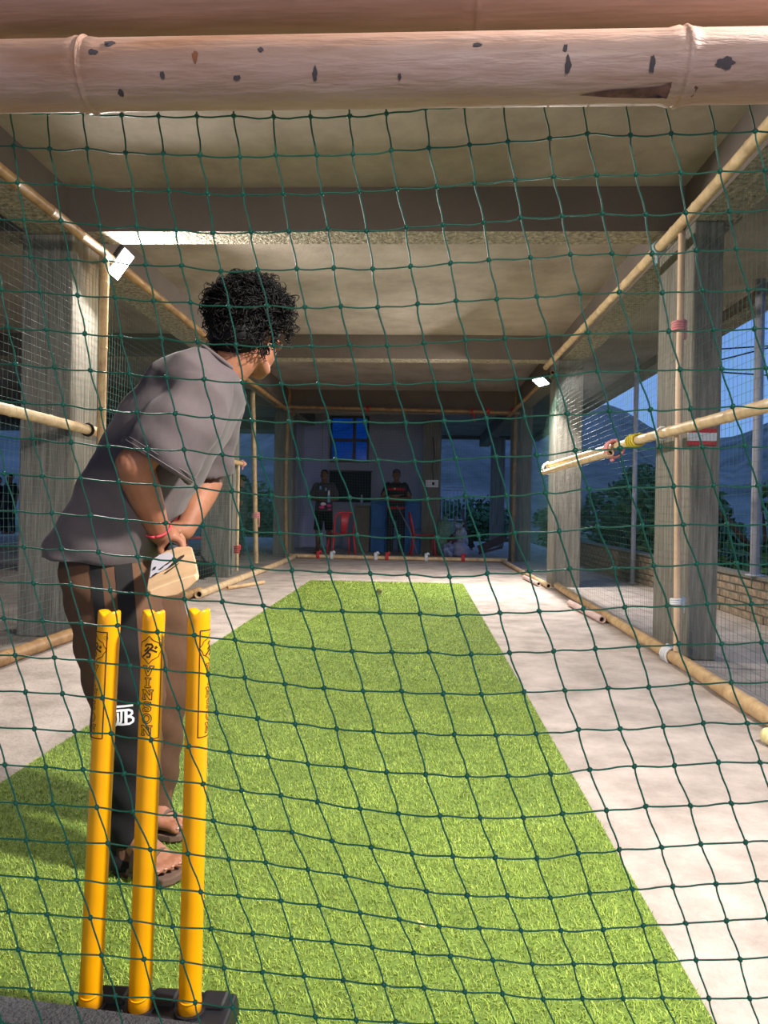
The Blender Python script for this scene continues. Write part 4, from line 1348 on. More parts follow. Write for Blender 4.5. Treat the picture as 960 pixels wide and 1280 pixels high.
def foot(bm, heel_uv, D, ang, hipp, kneep, mirror):
    hx = am(heel_uv[0], heel_uv[1], D)
    h = Vector((hx.x, hx.y, ZG + SOLE))
    f1 = Vector((math.cos(ang), math.sin(ang), 0))
    f = f1 * 0.88
    s = Vector((f1.y, -f1.x, 0)) * mirror      # little-toe side
    L = 0.225
    ank = h + f * 0.055 + Vector((0, 0, 0.085))
    bm.tube(catmull([hipp, kneep, ank], 4), [.078, .074, .068, .062, .056, .052, .046, .038, .034], 14, rounded=True)
    bm.tube(catmull([h + f * .025 + Vector((0, 0, .030)), h + f * .06 + Vector((0, 0, .048)), h + f * .11 + Vector((0, 0, .040)), h + f * .165 + Vector((0, 0, .020))], 3),
            [(.027, .028), (.034, .030), (.042, .032), (.044, .032), (.042, .033), (.036, .035), (.030, .038), (.025, .040), (.021, .041), (.017, .041)], 14, ref=(0, 0, 1), rounded=True)
    bm.tube([ank, h + f * .05 + Vector((0, 0, .045))], [.036, .034], 14, rounded=True)
    bm.ellipsoid(h + f * .022 + Vector((0, 0, .026)), f, s, (0, 0, 1), (.027, .027, .026))
    toes = []
    for k, (off, fl, rr) in enumerate(((-.033, .056, .0118), (-.012, .058, .0092), (.006, .052, .0086), (.022, .044, .0082), (.036, .034, .0078))):
        p0 = h + f * .160 + s * off * .95 + Vector((0, 0, .016))
        p1 = h + f * (.160 + fl * .6) + s * off * 1.08 + Vector((0, 0, .017))
        p2 = h + f * (.160 + fl) + s * off * 1.16 + Vector((0, 0, .0095))
        bm.tube(catmull([p0, p1, p2], 3), [rr * 1.05] * 4 + [rr * 1.1, rr, rr * .9], 10, rounded=True)
        toes.append((p2, rr, f, s))
    return h, f, s, toes


RK = am(168, 880, 1.93)
LK = am(196, 880, 2.16)
fr_ = foot(skin, (143, 1085), 1.92, math.radians(-20), am(130, 700, 1.95), RK, 1)
fl_ = foot(skin, (150, 1040), 2.12, math.radians(-8), am(140, 700, 2.10), LK, -1)
me = remesh(skin, 0.0042, 5)
body = finish('body', me, M_SKIN, man)
body['label'] = 'brown skinned arms, neck, face and feet'
# toe nails
for (hh_, ff_, ss_, toes) in (fr_, fl_):
    for p2, rr, f_, s_ in toes:
        MB().ellipsoid(p2 + f_ * rr * .45 + Vector((0, 0, rr * .72)), f_, s_, (0, 0, 1), (rr * .5, rr * .62, rr * .22), 10, 6).build('toenail', M_NAIL, body)
# eyes
for s in (-1, 1):
    MB().ellipsoid(hp(.030 * s, .074, .002), HR, HF, HU, (.011, .010, .008), 14, 10).build('eye', M_WHITE, body)
# wrist thread
m = MB()
wd = (R_WR - R_EL).normalized()
g = Vector((0, -1, 0)); a1 = (g - wd * g.dot(wd)).normalized(); a2 = wd.cross(a1)
m.tube([R_WR - wd * .018 + (a1 * math.cos(t_) + a2 * math.sin(t_)) * .0325 for t_ in [i * 2 * math.pi / 24 for i in range(25)]], .0035, 6)
m.build('wrist_thread', mat('red_thread', (206, 70, 80), 0.8), man)

# hair
hair = MB()
hcn = hp(0, -.006, .024)
hair.ellipsoid(hcn, HR, HF, HU, (.086, .098, .094), 24, 16)
hair.ellipsoid(hp(0, -.058, -.045), HR, HF, HU, (.078, .060, .058), 18, 12)
hair.ellipsoid(hp(0, .070, .055), HR, HF, HU, (.064, .036, .034), 18, 12)
hme = remesh(hair, 0.006, 3)
core = finish('hair', hme, M_HAIR, man)
core['label'] = 'thick curly black hair'
cm = MB()
for q in range(1900):
    d = Vector((random.gauss(0, 1), random.gauss(0, 1), random.gauss(0, 1))).normalized()
    r_, f_, u_ = d.x, d.y, d.z
    if f_ > .50 and u_ < .30:
        continue
    if u_ < -.70 or (u_ < -.30 and f_ > .10):
        continue
    ns_ = .55 + .75 * mnoise.noise(d * 2.6 + Vector((3, 1, 7)))
    base = hcn + HR * r_ * .085 + HF * f_ * .099 + HU * u_ * .092
    if u_ < 0:
        base += HU * u_ * .034
    nrm_ = (HR * r_ + HF * f_ + HU * u_).normalized()
    down = (Vector((0, 0, -1)) - nrm_ * Vector((0, 0, -1)).dot(nrm_))
    tdir = (down.normalized() if down.length > .05 else HF) * random.uniform(.2, 1.0) + Vector((random.gauss(0, .7), random.gauss(0, .7), random.gauss(0, .7)))
    tdir = (tdir - nrm_ * tdir.dot(nrm_)).normalized()
    bdir = nrm_.cross(tdir)
    cr = random.uniform(.006, .016)
    turns = random.uniform(.9, 2.0)
    nn = 12
    ln_ = random.uniform(.012, .034) * (.7 + .6 * max(0, ns_))
    lift = random.uniform(.004, .024) * (.5 + max(0, ns_)) + max(0, ns_ - .5) * .018
    pts = []
    for i in range(nn):
        t_ = i / (nn - 1)
        th = t_ * turns * 2 * math.pi
        pts.append(base + tdir * (ln_ * t_) + nrm_ * (lift * math.sin(t_ * 2.2) + cr * (1 - math.cos(th)) * .6) + bdir * cr * math.sin(th))
    cm.tube(pts, [random.uniform(.0016, .0026) * (1 - .65 * i / (nn - 1)) for i in range(nn)], 4, cap=False)
o = cm.build('curls', M_HAIR, core)
o['kind'] = 'stuff'

# ---------------------------------------------------------------- t-shirt
shirt = MB()
stn = [((66, 693), (188, 704), .185), ((72, 668), (198, 688), .185), ((86, 638), (208, 668), .18), ((108, 602), (217, 650), .178), ((140, 547), (243, 610), .185),
       ((170, 497), (272, 562), .195), ((202, 463), (294, 522), .205), ((228, 447), (302, 494), .195), ((248, 439), (299, 472), .140), ((264, 440), (291, 462), .085)]
SEG = 36


def shring(b, f, hw, sc=1.0, shift=0.0):
    B_, F_ = am(b[0], b[1], 2.02), am(f[0], f[1], 2.02)
    C_ = (B_ + F_) / 2
    a_ = (F_ - B_) / 2 * sc
    w_ = Vector((-.05, 1, 0)) * hw * sc
    out = []
    for k in range(SEG):
        th = 2 * math.pi * k / SEG
        c_, s_ = math.cos(th), math.sin(th)
        e = .82
        out.append(C_ + a_ * (math.copysign(abs(c_) ** e, c_)) + w_ * (math.copysign(abs(s_) ** e, s_)) + Vector((0, 0, shift)))
    return out


rg = [shirt.ring(shring(*stn[2], sc=.86)), shirt.ring(shring(*stn[0], sc=.91))]
rg += [shirt.ring(shring(*s_)) for s_ in stn]
for a_, b_ in zip(rg, rg[1:]):
    shirt.bridge(a_, b_)
shirt.cap(rg[0], True)
shirt.cap(rg[-1])


def sleeve(bm, pts, rads, ref):
    """outer loft, then turned back inside so that the cuff stays open"""
    P_ = [Vector(p) for p in pts]
    end, prv = P_[-1], P_[-2]
    d = (end - prv).normalized()
    back = [end + d * 0.0005, end - d * .05, end - d * .10]
    R_ = rads + [(rads[-1][0] * .88, rads[-1][1] * .88), (rads[-1][0] * .82, rads[-1][1] * .82), (rads[-1][0] * .6, rads[-1][1] * .6)]
    # rings built by hand: the tangent must not flip where it turns back
    prev = None
    first = None
    for i, (p, r_) in enumerate(zip(P_ + back, R_)):
        t_ = (P_[min(i + 1, len(P_) - 1)] - P_[max(i - 1, 0)]).normalized() if i < len(P_) else d
        g_ = Vector(ref)
        n1 = (g_ - t_ * g_.dot(t_)).normalized()
        n2 = t_.cross(n1)
        cur = bm.ring([p + n1 * r_[0] * math.cos(2 * math.pi * k / 24) + n2 * r_[1] * math.sin(2 * math.pi * k / 24) for k in range(24)])
        if prev:
            bm.bridge(prev, cur)
        else:
            first = cur
        prev = cur
    bm.cap(first, True)
    bm.cap(prev)


sleeve(shirt, [am(262, 482, 1.93), am(248, 500, 1.88), am(226, 535, 1.845), am(205, 566, 1.825), am(195, 581, 1.82)], [(.070, .075), (.085, .085), (.092, .080), (.095, .078), (.096, .078)], (.9, 0, -.45))
sleeve(shirt, [am(272, 484, 2.12), am(268, 505, 2.17), am(262, 545, 2.21), am(256, 588, 2.24)], [(.070, .075), (.082, .08), (.080, .078), (.080, .078)], (.9, 0, .2))
sme = remesh(shirt, 0.0055, 5)
sme.update()
co = np.zeros(len(sme.vertices) * 3, np.float32)
no = np.zeros(len(sme.vertices) * 3, np.float32)
sme.vertices.foreach_get('co', co)
sme.vertices.foreach_get('normal', no)
co, no = co.reshape(-1, 3), no.reshape(-1, 3)
sp = Vector((.55, 0, .83))
for i in range(len(co)):
    p = Vector(co[i])
    q = Vector((p.x * 5 + p.z * 9, p.y * 5, p.z * 4 - p.x * 10))
    dsp = .013 * mnoise.noise(q) + .006 * mnoise.noise(Vector((p.x * 14 - p.z * 6, p.y * 9, p.z * 16)))
    w_ = smoothstep(1.25, .95, p.z) if False else max(0.0, min(1.0, (1.22 - p.z) / .25))
    dsp += .007 * w_ * math.sin(p.z * 62 + p.x * 46 + 2.5 * mnoise.noise(p * 6)) * max(0, mnoise.noise(p * 5 + Vector((4, 0, 0))) + .35)
    dsp += .006 * (1 - w_) * math.sin(p.z * 40 - p.x * 55 + 3 * mnoise.noise(p * 5)) * max(0, mnoise.noise(p * 4) + .2)
    co[i] += no[i] * dsp
sme.vertices.foreach_set('co', co.reshape(-1))
sme.update()
sh = finish('t_shirt', sme, M_SHIRT, man)
# collar, cuff seam and hem stitching
m = MB()
cr_ = shring((258, 437), (294, 464), .088)
m.tube(cr_ + [cr_[0]], .006, 8)
m.build('collar', M_SHIRT, sh)
m = MB()
d_ = (am(195, 581, 1.82) - am(205, 566, 1.825)).normalized()
g_ = Vector((.9, 0, -.45)); n1 = (g_ - d_ * g_.dot(d_)).normalized(); n2 = d_.cross(n1)
for dd in (.012, .022):
    m.tube([am(195, 581, 1.82) - d_ * dd + n1 * .0985 * math.cos(t_) + n2 * .0805 * math.sin(t_) for t_ in [i * 2 * math.pi / 36 for i in range(37)]], .0012, 5)
m.build('cuff_stitching', M_SHIRT_T, sh)

# ---------------------------------------------------------------- trousers
def leg_table(tab):
    vs_ = [t_[0] for t_ in tab]

    def f(v):
        v = max(vs_[0], min(vs_[-1], v))
        for i in range(len(vs_) - 1):
            if v <= vs_[i + 1]:
                q_ = (v - vs_[i]) / (vs_[i + 1] - vs_[i])
                return tuple(tab[i][k] + (tab[i + 1][k] - tab[i][k]) * q_ for k in range(1, len(tab[i])))
        return tab[-1][1:]
    return f


# v, centre u, half width px, depth D, depth radius
near_leg = leg_table([(655, 126, 40, 2.0, .10), (690, 131, 51, 1.98, .118), (730, 138, 58, 1.955, .120), (770, 146, 58, 1.945, .112), (820, 153, 52, 1.94, .100), (880, 158, 45, 1.93, .090),
                      (950, 161, 38, 1.925, .078), (1010, 163, 31, 1.925, .066), (1050, 164, 28, 1.925, .060), (1084, 165, 29, 1.925, .062)])
far_leg = leg_table([(655, 135, 34, 2.04, .10), (690, 148, 42, 2.08, .115), (740, 178, 50, 2.12, .115), (800, 191, 44, 2.14, .105), (880, 196, 37, 2.15, .092),
                     (950, 192, 31, 2.155, .078), (1000, 188, 27, 2.155, .066), (1022, 186, 27, 2.155, .062)])


def leg_pt(f, v, th, lift=0.0):
    """th = 0 to the right, -90 degrees towards the camera"""
    u, hw, D, ry = f(v)
    C_ = am(u, v, D)
    rx = hw * D / FPX
    fold = .0035 * math.sin(v * .055 + th * 2.3) * smoothstep(690, 800, v) + .004 * math.sin(v * .13 - th * 3.1 + 1) + .005 * smoothstep(1000, 1075, v) * math.sin(v * .25 + th)
    k_ = 1 + (fold + lift) / max(rx, ry)
    return C_ + Vector((math.cos(th) * rx * k_, math.sin(th) * ry * k_, 0))


tr = MB()
LS = 40
for f, v0, v1, n_ in ((near_leg, 655, 1084, 60), (far_leg, 655, 1022, 54)):
    rg = []
    for i in range(n_ + 1):
        v = v0 + (v1 - v0) * i / n_
        rg.append(tr.ring([leg_pt(f, v, -2 * math.pi * k / LS) for k in range(LS)]))
    u, hw, D, ry = f(v1)
    for dv, sc in ((0, .93), (-60, .88)):
        C_ = am(u, v1 + dv, D)
        rg.append(tr.ring([C_ + (leg_pt(f, v1 + dv, -2 * math.pi * k / LS) - C_) * sc for k in range(LS)]))
    for a_, b_ in zip(rg, rg[1:]):
        tr.bridge(a_, b_)
    tr.cap(rg[0], True)
trs = tr.build('trousers', M_PANTS, man)
trs['label'] = 'loose brown trousers with black side panel'


def u_th(f, v, u):
    lo_, hi_ = -math.pi * .97, -math.pi * .03
    for _ in range(26):
        md = (lo_ + hi_) / 2
        if px_of(leg_pt(f, v, md))[0] < u:
            lo_ = md
        else:
            hi_ = md
    return (lo_ + hi_) / 2


for tab in ([(684, 142, 163), (760, 148, 170), (800, 146, 173), (850, 139, 177), (900, 139, 180), (960, 140, 178), (1020, 140, 172), (1076, 139, 166)],
            [(684, 110, 125), (760, 118, 132), (800, 124, 137), (850, 134, 142)]):
    e_ = leg_table(tab)
    m = MB()
    prev = None
    for i in range(61):
        v = tab[0][0] + (tab[-1][0] - tab[0][0]) * i / 60
        a_, b_ = e_(v)
        t0, t1 = u_th(near_leg, v, a_), u_th(near_leg, v, b_)
        cur = m.ring([leg_pt(near_leg, v, t0 + (t1 - t0) * k / 8, .002) for k in range(9)])
        if prev:
            for k in range(8):
                m.f.append((prev[k], prev[k + 1], cur[k + 1], cur[k])); m.mi.append(0)
        prev = cur
    m.build('side_panel', M_BLACKC, trs)
# white monogram on the black panel
m = MB()


def mono(pl, w_):
    P_ = [Vector((p[0], p[1], 0)) for p in pl]
    R_ = [P_[0]]
    for a_, b_ in zip(P_, P_[1:]):
        k_ = max(1, int((b_ - a_).length / 1.2))
        for q_ in range(1, k_ + 1):
            R_.append(a_.lerp(b_, q_ / k_))
    prev = None
    for q_ in range(len(R_)):
        d_ = (R_[min(q_ + 1, len(R_) - 1)] - R_[max(q_ - 1, 0)]).normalized()
        nn = Vector((-d_.y, d_.x, 0)) * w_
        l_, r2 = R_[q_] + nn, R_[q_] - nn
        cur = m.ring([leg_pt(near_leg, l_.y, u_th(near_leg, l_.y, l_.x), .0035), leg_pt(near_leg, r2.y, u_th(near_leg, r2.y, r2.x), .0035)])
        if prev:
            m.f.append((prev[0], prev[1], cur[1], cur[0])); m.mi.append(0)
        prev = cur


mono([(143.5, 871.3), (166, 870.3)], 1.3)
mono([(145, 876), (150, 875.5), (161, 875.5), (164.5, 877), (165, 880), (162, 882.5), (157, 883), (163, 883.5), (166.5, 886), (166, 889.5), (162, 891.5), (154, 892), (146, 891.5)], 1.35)
mono([(157.5, 876), (157.5, 891)], 1.9)
mono([(149, 891), (151.5, 889), (152, 885), (152, 876)], 1.3)
mono([(144, 893.5), (147, 891), (148, 886), (147.5, 878)], 1.4)
m.build('monogram', M_WHITE, trs, smooth=False)

# ---------------------------------------------------------------- sandals
for (h, f, s, toes), lab in ((fr_, 'near'), (fl_, 'far')):
    out = [(-.010, 0), (-.004, .026), (.02, .036), (.07, .034), (.13, .040), (.18, .048), (.215, .044), (.232, .022), (.234, -.01), (.228, -.034), (.20, -.046), (.15, -.044), (.09, -.034), (.03, -.034), (-.003, -.024)]
    sm = MB()
    sm.prism(out, Vector((h.x, h.y, ZG)), f, s, (0, 0, 1), SOLE - .002)
    sd_ = sm.build('sandal', M_SANDAL, man, smooth=False, bevel=.004)
    for f0, hgt, wid in ((.115, .056, .022), (.145, .046, .022)):
        st_ = MB()
        prev = None
        for j in range(13):
            t_ = -1 + 2 * j / 12
            sw = .046 * math.sin(t_ * math.pi / 2)
            zz = ZG + SOLE - .004 + hgt * math.cos(t_ * math.pi / 2) ** .8 + .004
            c_ = Vector((h.x, h.y, 0)) + f * (f0 + .012 * t_) + s * sw
            n_ = (s * math.sin(t_ * math.pi / 2) + Vector((0, 0, 1)) * math.cos(t_ * math.pi / 2))
            cur = st_.ring([c_ + f * wid * q_ + Vector((0, 0, zz)) + n_ * e_ for q_, e_ in ((-1, .0), (1, -.006), (1, -.0015), (-1, .005))])
            if prev:
                st_.bridge(prev, cur)
            else:
                first = cur
            prev = cur
        st_.cap(first, True); st_.cap(prev)
        st_.build('strap', M_SANDAL, sd_)

# ---------------------------------------------------------------- cricket bat
bat = thing('cricket_bat', 'pale wooden cricket bat with a dark spiky logo in the hands of the batsman', 'bat', H_R)
m = MB()
BL = (TOE - B0).length
secs = [(0.0, .017, .014), (.02, .026, .016), (.05, .043, .018), (.08, .049, .020), (.20, .0505, .024), (.33, .051, .029), (BL - .03, .051, .026), (BL - .006, .049, .021), (BL, .045, .018)]
rg = []
for s_, hw_, th_ in secs:
    C_ = B0 + BA * s_
    pts = [(-hw_, 0), (-hw_, -.012), (-hw_ * .5, -.012 - th_ * .55), (0, -.012 - th_ * .8), (hw_ * .5, -.012 - th_ * .55), (hw_, -.012), (hw_, 0), (hw_ * .5, .0012), (0, .0018), (-hw_ * .5, .0012)]
    rg.append(m.ring([C_ + BX * a_ + BU * (b_ + .008) for a_, b_ in pts]))
for a_, b_ in zip(rg, rg[1:]):
    m.bridge(a_, b_)
m.cap(rg[0], True); m.cap(rg[-1])
bl_o = m.build('blade', M_WOOD, bat, smooth=False, bevel=.002)
m = MB(); m.tube([B0 + BA * .01 - BU * .004, B0 - BA * .14 - BU * .004, B0 - BA * .275 - BU * .004], [.0165, .0165, .0175], 16, rounded=True)
m.build('handle', mat('rubber_grip', (60, 60, 70), .8), bat)


def face(a_, s_, lift=.0106):
    return B0 + BA * s_ + BX * a_ + BU * lift


def decal(poly, m_, name, lift):
    m = MB()
    k = m.ring([face(a_, s_, lift) for a_, s_ in poly])
    m.cap(k)
    o = m.build(name, m_, bl_o, smooth=False)
    return o


# sticker covers the left part of the face, spiky logo over it (x across the face, s along the blade)
decal([(-.047, .11), (-.030, .05), (-.004, .055), (.006, .16), (-.004, .28), (-.046, .33)], M_STICKER, 'sticker', .0112)
M_INK = mat('dark_logo_print', (34, 40, 44), .5)
for poly in ([(-.012, .30), (.010, .215), (.022, .185), (.030, .185), (.030, .21), (.018, .25), (.0, .285)],
             [(-.022, .25), (-.002, .205), (.014, .185), (.004, .215), (-.010, .245)],
             [(-.030, .27), (-.020, .25), (-.016, .258), (-.024, .28)],
             [(-.042, .32), (-.034, .30), (-.028, .312), (-.038, .33)],
             [(-.016, .34), (.016, .275), (.018, .28), (-.010, .345)],
             [(-.044, .25), (-.040, .215), (-.034, .22), (-.036, .255)]):
    decal(poly, M_INK, 'logo', .0118)
# ------------------------------------------------------------------ far people
def far_person(loc, h, face_deg, arms, shirt_m, pants_m, label, legs='long', cap=None, hair=True):
    t_ = thing('person', label, 'person', loc)
    t_.rotation_euler = (0, 0, math.radians(face_deg))
    s = h / 1.72

    def v(x, y, z):
        return Vector((x * s, y * s, z * s))
    b = MB()
    b.ellipsoid(v(0, .01, 1.61), (1, 0, 0), (0, 1, 0), (0, 0, 1), (.075 * s, .092 * s, .108 * s))
    b.ellipsoid(v(0, .04, 1.545), (1, 0, 0), (0, 1, 0), (0, 0, 1), (.056 * s, .058 * s, .055 * s))
    b.tube([v(0, .095, 1.625), v(0, .115, 1.59)], [.011 * s, .015 * s], 8, rounded=True)
    for q in (-1, 1):
        b.ellipsoid(v(.078 * q, 0, 1.60), (1, 0, 0), (0, 1, 0), (0, 0, 1), (.012 * s, .022 * s, .032 * s), 10, 8)
    b.tube([v(0, -.01, 1.40), v(0, 0, 1.55)], [.06 * s, .055 * s], 12, rounded=True)
    b.tube([v(0, 0, .92), v(0, 0, 1.1), v(0, 0, 1.3), v(0, -.01, 1.42)], [(.09 * s, .15 * s), (.085 * s, .13 * s), (.10 * s, .17 * s), (.07 * s, .12 * s)], 16, ref=(0, 1, 0), rounded=True)
    hands = []
    for q in (-1, 1):
        sh_ = v(.185 * q, -.01, 1.40)
        if arms == 'down':
            el, wr, tip = v(.25 * q, -.02, 1.12), v(.265 * q, .04, .88), v(.265 * q, .06, .79)
        elif arms == 'crossed':
            el, wr, tip = v(.27 * q, .05, 1.14), v(-.02 * q, .22, 1.16 + .03 * q), v(-.12 * q, .2, 1.18 + .03 * q)
        else:
            el, wr, tip = v(.27 * q, -.02, 1.13), v(.10 * q, .20, 1.08), v(.04 * q, .24, 1.09)
        b.tube(catmull([sh_, sh_.lerp(el, .5), el], 2), [.052 * s, .05 * s, .047 * s, .044 * s, .042 * s], 10, rounded=True)
        b.tube([el, el.lerp(wr, .35), wr], [.042 * s, .041 * s, .029 * s], 10, rounded=True)
        d_ = (tip - wr).normalized()
        sd_ = d_.cross(Vector((0, 0, 1))).normalized()
        b.tube([wr, wr + d_ * .05 * s, wr + d_ * .085 * s], [(.02 * s, .03 * s), (.016 * s, .042 * s), (.014 * s, .04 * s)], 10, ref=(0, 0, 1), rounded=True)
        for k in range(4):
            o0 = wr + d_ * .085 * s + sd_ * (k - 1.5) * .021 * s
            b.tube([o0, o0 + d_ * .04 * s, o0 + d_ * (.065 - .006 * abs(k - 1.3)) * s - Vector((0, 0, .015 * s))], .0095 * s, 6, rounded=True)
        th0 = wr + d_ * .03 * s - sd_ * q * .035 * s
        b.tube([th0, th0 + d_ * .03 * s - sd_ * q * .02 * s, th0 + d_ * .055 * s - sd_ * q * .022 * s], .011 * s, 6, rounded=True)
        hp_ = v(.09 * q, 0, .93)
        b.tube(catmull([hp_, v(.11 * q, .02, .50), v(.12 * q, -.01, .09)], 3), [.082 * s, .078 * s, .07 * s, .06 * s, .056 * s, .046 * s, .038 * s], 12, rounded=True)
        b.tube([v(.12 * q, -.04, .045), v(.125 * q, .05, .05), v(.135 * q, .16, .028)], [(.04 * s, .035 * s), (.045 * s, .04 * s), (.025 * s, .045 * s)], 10, ref=(0, 0, 1), rounded=True)
    me_ = remesh(b, .011, 3)
    finish('body', me_, M_SKIN_D, t_, local=True)
    c = MB()
    c.tube([v(0, 0, .86), v(0, 0, .95), v(0, 0, 1.12), v(0, 0, 1.3), v(0, -.01, 1.40), v(0, -.01, 1.455)], [(.125 * s, .185 * s), (.125 * s, .185 * s), (.115 * s, .175 * s), (.13 * s, .20 * s), (.105 * s, .19 * s), (.07 * s, .09 * s)], 20, ref=(0, 1, 0), rounded=False)
    for q in (-1, 1):
        sh_ = v(.165 * q, -.01, 1.40)
        el = v(.25 * q, -.02, 1.12) if arms == 'down' else v(.27 * q, .0, 1.14)
        c.tube([sh_, sh_.lerp(el, .35), sh_.lerp(el, .75)], [.07 * s, .072 * s, .074 * s], 12, rounded=True)
    finish('shirt', remesh(c, .012, 3), shirt_m, t_, local=True)
    c = MB()
    zb = .06 if legs == 'long' else .48
    c.tube([v(0, 0, .80), v(0, 0, .90), v(0, 0, .98)], [(.115 * s, .165 * s), (.115 * s, .165 * s), (.105 * s, .155 * s)], 18, ref=(0, 1, 0))
    for q in (-1, 1):
        a_, k_, e_ = v(.085 * q, 0, .88), v(.11 * q, .02, .50), v(.12 * q, -.01, zb)
        if legs == 'long':
            c.tube(catmull([a_, k_, e_], 3), [.098 * s, .095 * s, .09 * s, .08 * s, .074 * s, .068 * s, .064 * s], 14)
        else:
            c.tube(catmull([a_, v(.1 * q, .01, .68), e_], 3), [.10 * s, .10 * s, .098 * s, .095 * s, .093 * s, .092 * s, .092 * s], 14)
    finish('trousers', remesh(c, .012, 2), pants_m, t_, local=True)
    c = MB()
    c.ellipsoid(v(0, -.014, 1.645), (1, 0, 0), (0, 1, 0), (0, 0, 1), (.082 * s, .092 * s, .088 * s))
    if cap is None:
        c.build('hair', M_HAIR, t_, local=True)
    else:
        c.tube([v(0, .06, 1.665), v(0, .15, 1.65)], [(.006 * s, .07 * s), (.004 * s, .05 * s)], 12, ref=(0, 0, 1), rounded=True)
        c.build('cap', cap, t_, local=True)
    return t_


M_DGREY = mat('dark_grey_shirt', (74, 72, 76), .9)
M_JERSEY = mat('black_jersey', (34, 30, 34), .8)
p = at(404, 690, 15.05)
A = far_person((p.x, 15.05, 0), 1.70, 175, 'hold', M_DGREY, M_BLACKC, 'onlooker in a grey shirt and black shorts behind the red chair', legs='short')
# print on the grey shirt
s_ = A
for (x, y, z, hx, hz, mm, nm) in ((.05, .135, 1.33, .02, .035, mat('cyan_print', (120, 170, 210), .8), 'shirt_print'), (-.06, .135, 1.30, .02, .03, MATS['cyan_print'], 'shirt_print')):
    MB().quadbox((x - hx, y - .012, z - hz), (x + hx, y, z + hz)).build(nm, mm, A, smooth=False, local=True)
# things he holds: bottle and pink bundle
bp = at(411, 622, 14.77)
bt = thing('spray_bottle', 'small white and blue bottle held by the onlooker in grey', 'bottle', (bp.x, 14.77, bp.z - .1))
m = MB(); m.tube([(bp.x, 14.77, bp.z - .1), (bp.x, 14.77, bp.z + .04), (bp.x, 14.77, bp.z + .06)], [.03, .03, .014], 12); m.build('body', MATS['cyan_print'], bt)
m = MB(); m.tube([(bp.x, 14.77, bp.z + .06), (bp.x, 14.77, bp.z + .13)], [.022, .018], 12, rounded=True); m.build('cap', M_WHITE, bt)
pk_ = thing('pink_bundle', 'pink and white bundle in the hands of the onlooker in grey', 'bundle', (at(406, 634, 14.77).x, 14.77, at(406, 638, 14.77).z))
for q, (u, v, r_, mm) in enumerate(((402, 634, .05, mat('hot_pink', (222, 70, 140), .7)), (411, 632, .045, MATS['hot_pink']), (404, 630, .05, M_WHITE), (412, 637, .03, MATS['hot_pink']))):
    c_ = at(u, v, 14.77)
    MB().ellipsoid(c_, (1, 0, 0), (0, 1, 0), (0, 0, 1), (r_ * 1.2, r_ * .8, r_ * .7), 12, 8).build('fold', mm, pk_)

p = at(494, 690, 14.8)
Bp = far_person((p.x, 14.8, 0), 1.72, 182, 'crossed', M_JERSEY, mat('navy_trousers', (26, 30, 44), .9), 'onlooker with crossed arms in a black and red striped shirt and blue cap', cap=mat('navy_cap', (40, 50, 84), .8))
for z, hz in ((1.32, .028), (1.10, .022), (.95, .022)):
    c = MB()
    hw = .135 if z > 1.2 else .12
    c.tube([Vector((0, 0, z - hz)), Vector((0, 0, z + hz))], [(.137 if z > 1.2 else .128, .203 if z > 1.2 else .186)] * 2, 24, ref=(0, 1, 0))
    c.build('red_stripe', mat('dark_red_cloth', (170, 36, 56), .8), Bp, local=True)
MB().ellipsoid((0.03, .136, 1.33), (1, 0, 0), (0, 1, 0), (0, 0, 1), (.02, .006, .02), 10, 6).build('badge', mat('gold_badge', (230, 190, 110), .6), Bp, local=True)
# thin stick he leans against
m = MB(); m.tube([at(496, 632, 14.5), at(512, 662, 14.42), at(522, 694, 14.35)], .012, 6)
tag(m.build('walking_stick', mat('grey_stick', (120, 120, 124), .6)), 'thin grey stick leaning from the onlooker in the cap', 'stick')

p = at(12, 676, 21.0)
far_person((p.x, 21.0, 0), 1.74, 160, 'down', M_BLACKC, M_BLACKC, 'dark silhouetted person standing far off at the left frame edge')
p = at(0, 676, 21.3)
far_person((p.x - .06, 21.3, 0), 1.66, 200, 'down', M_BLACKC, M_BLACKC, 'second dark figure half cut off by the left frame edge')
# teal onlooker half hidden by the yellow post
p = at(311, 700, 12.9)
far_person((p.x - .25, 13.3, 0), 1.5, 100, 'hold', mat('dark_teal_cloth', (40, 66, 70), .9), mat('dark_green_cloth', (30, 56, 56), .9), 'dark teal clothed figure half hidden by the yellow bamboo post')


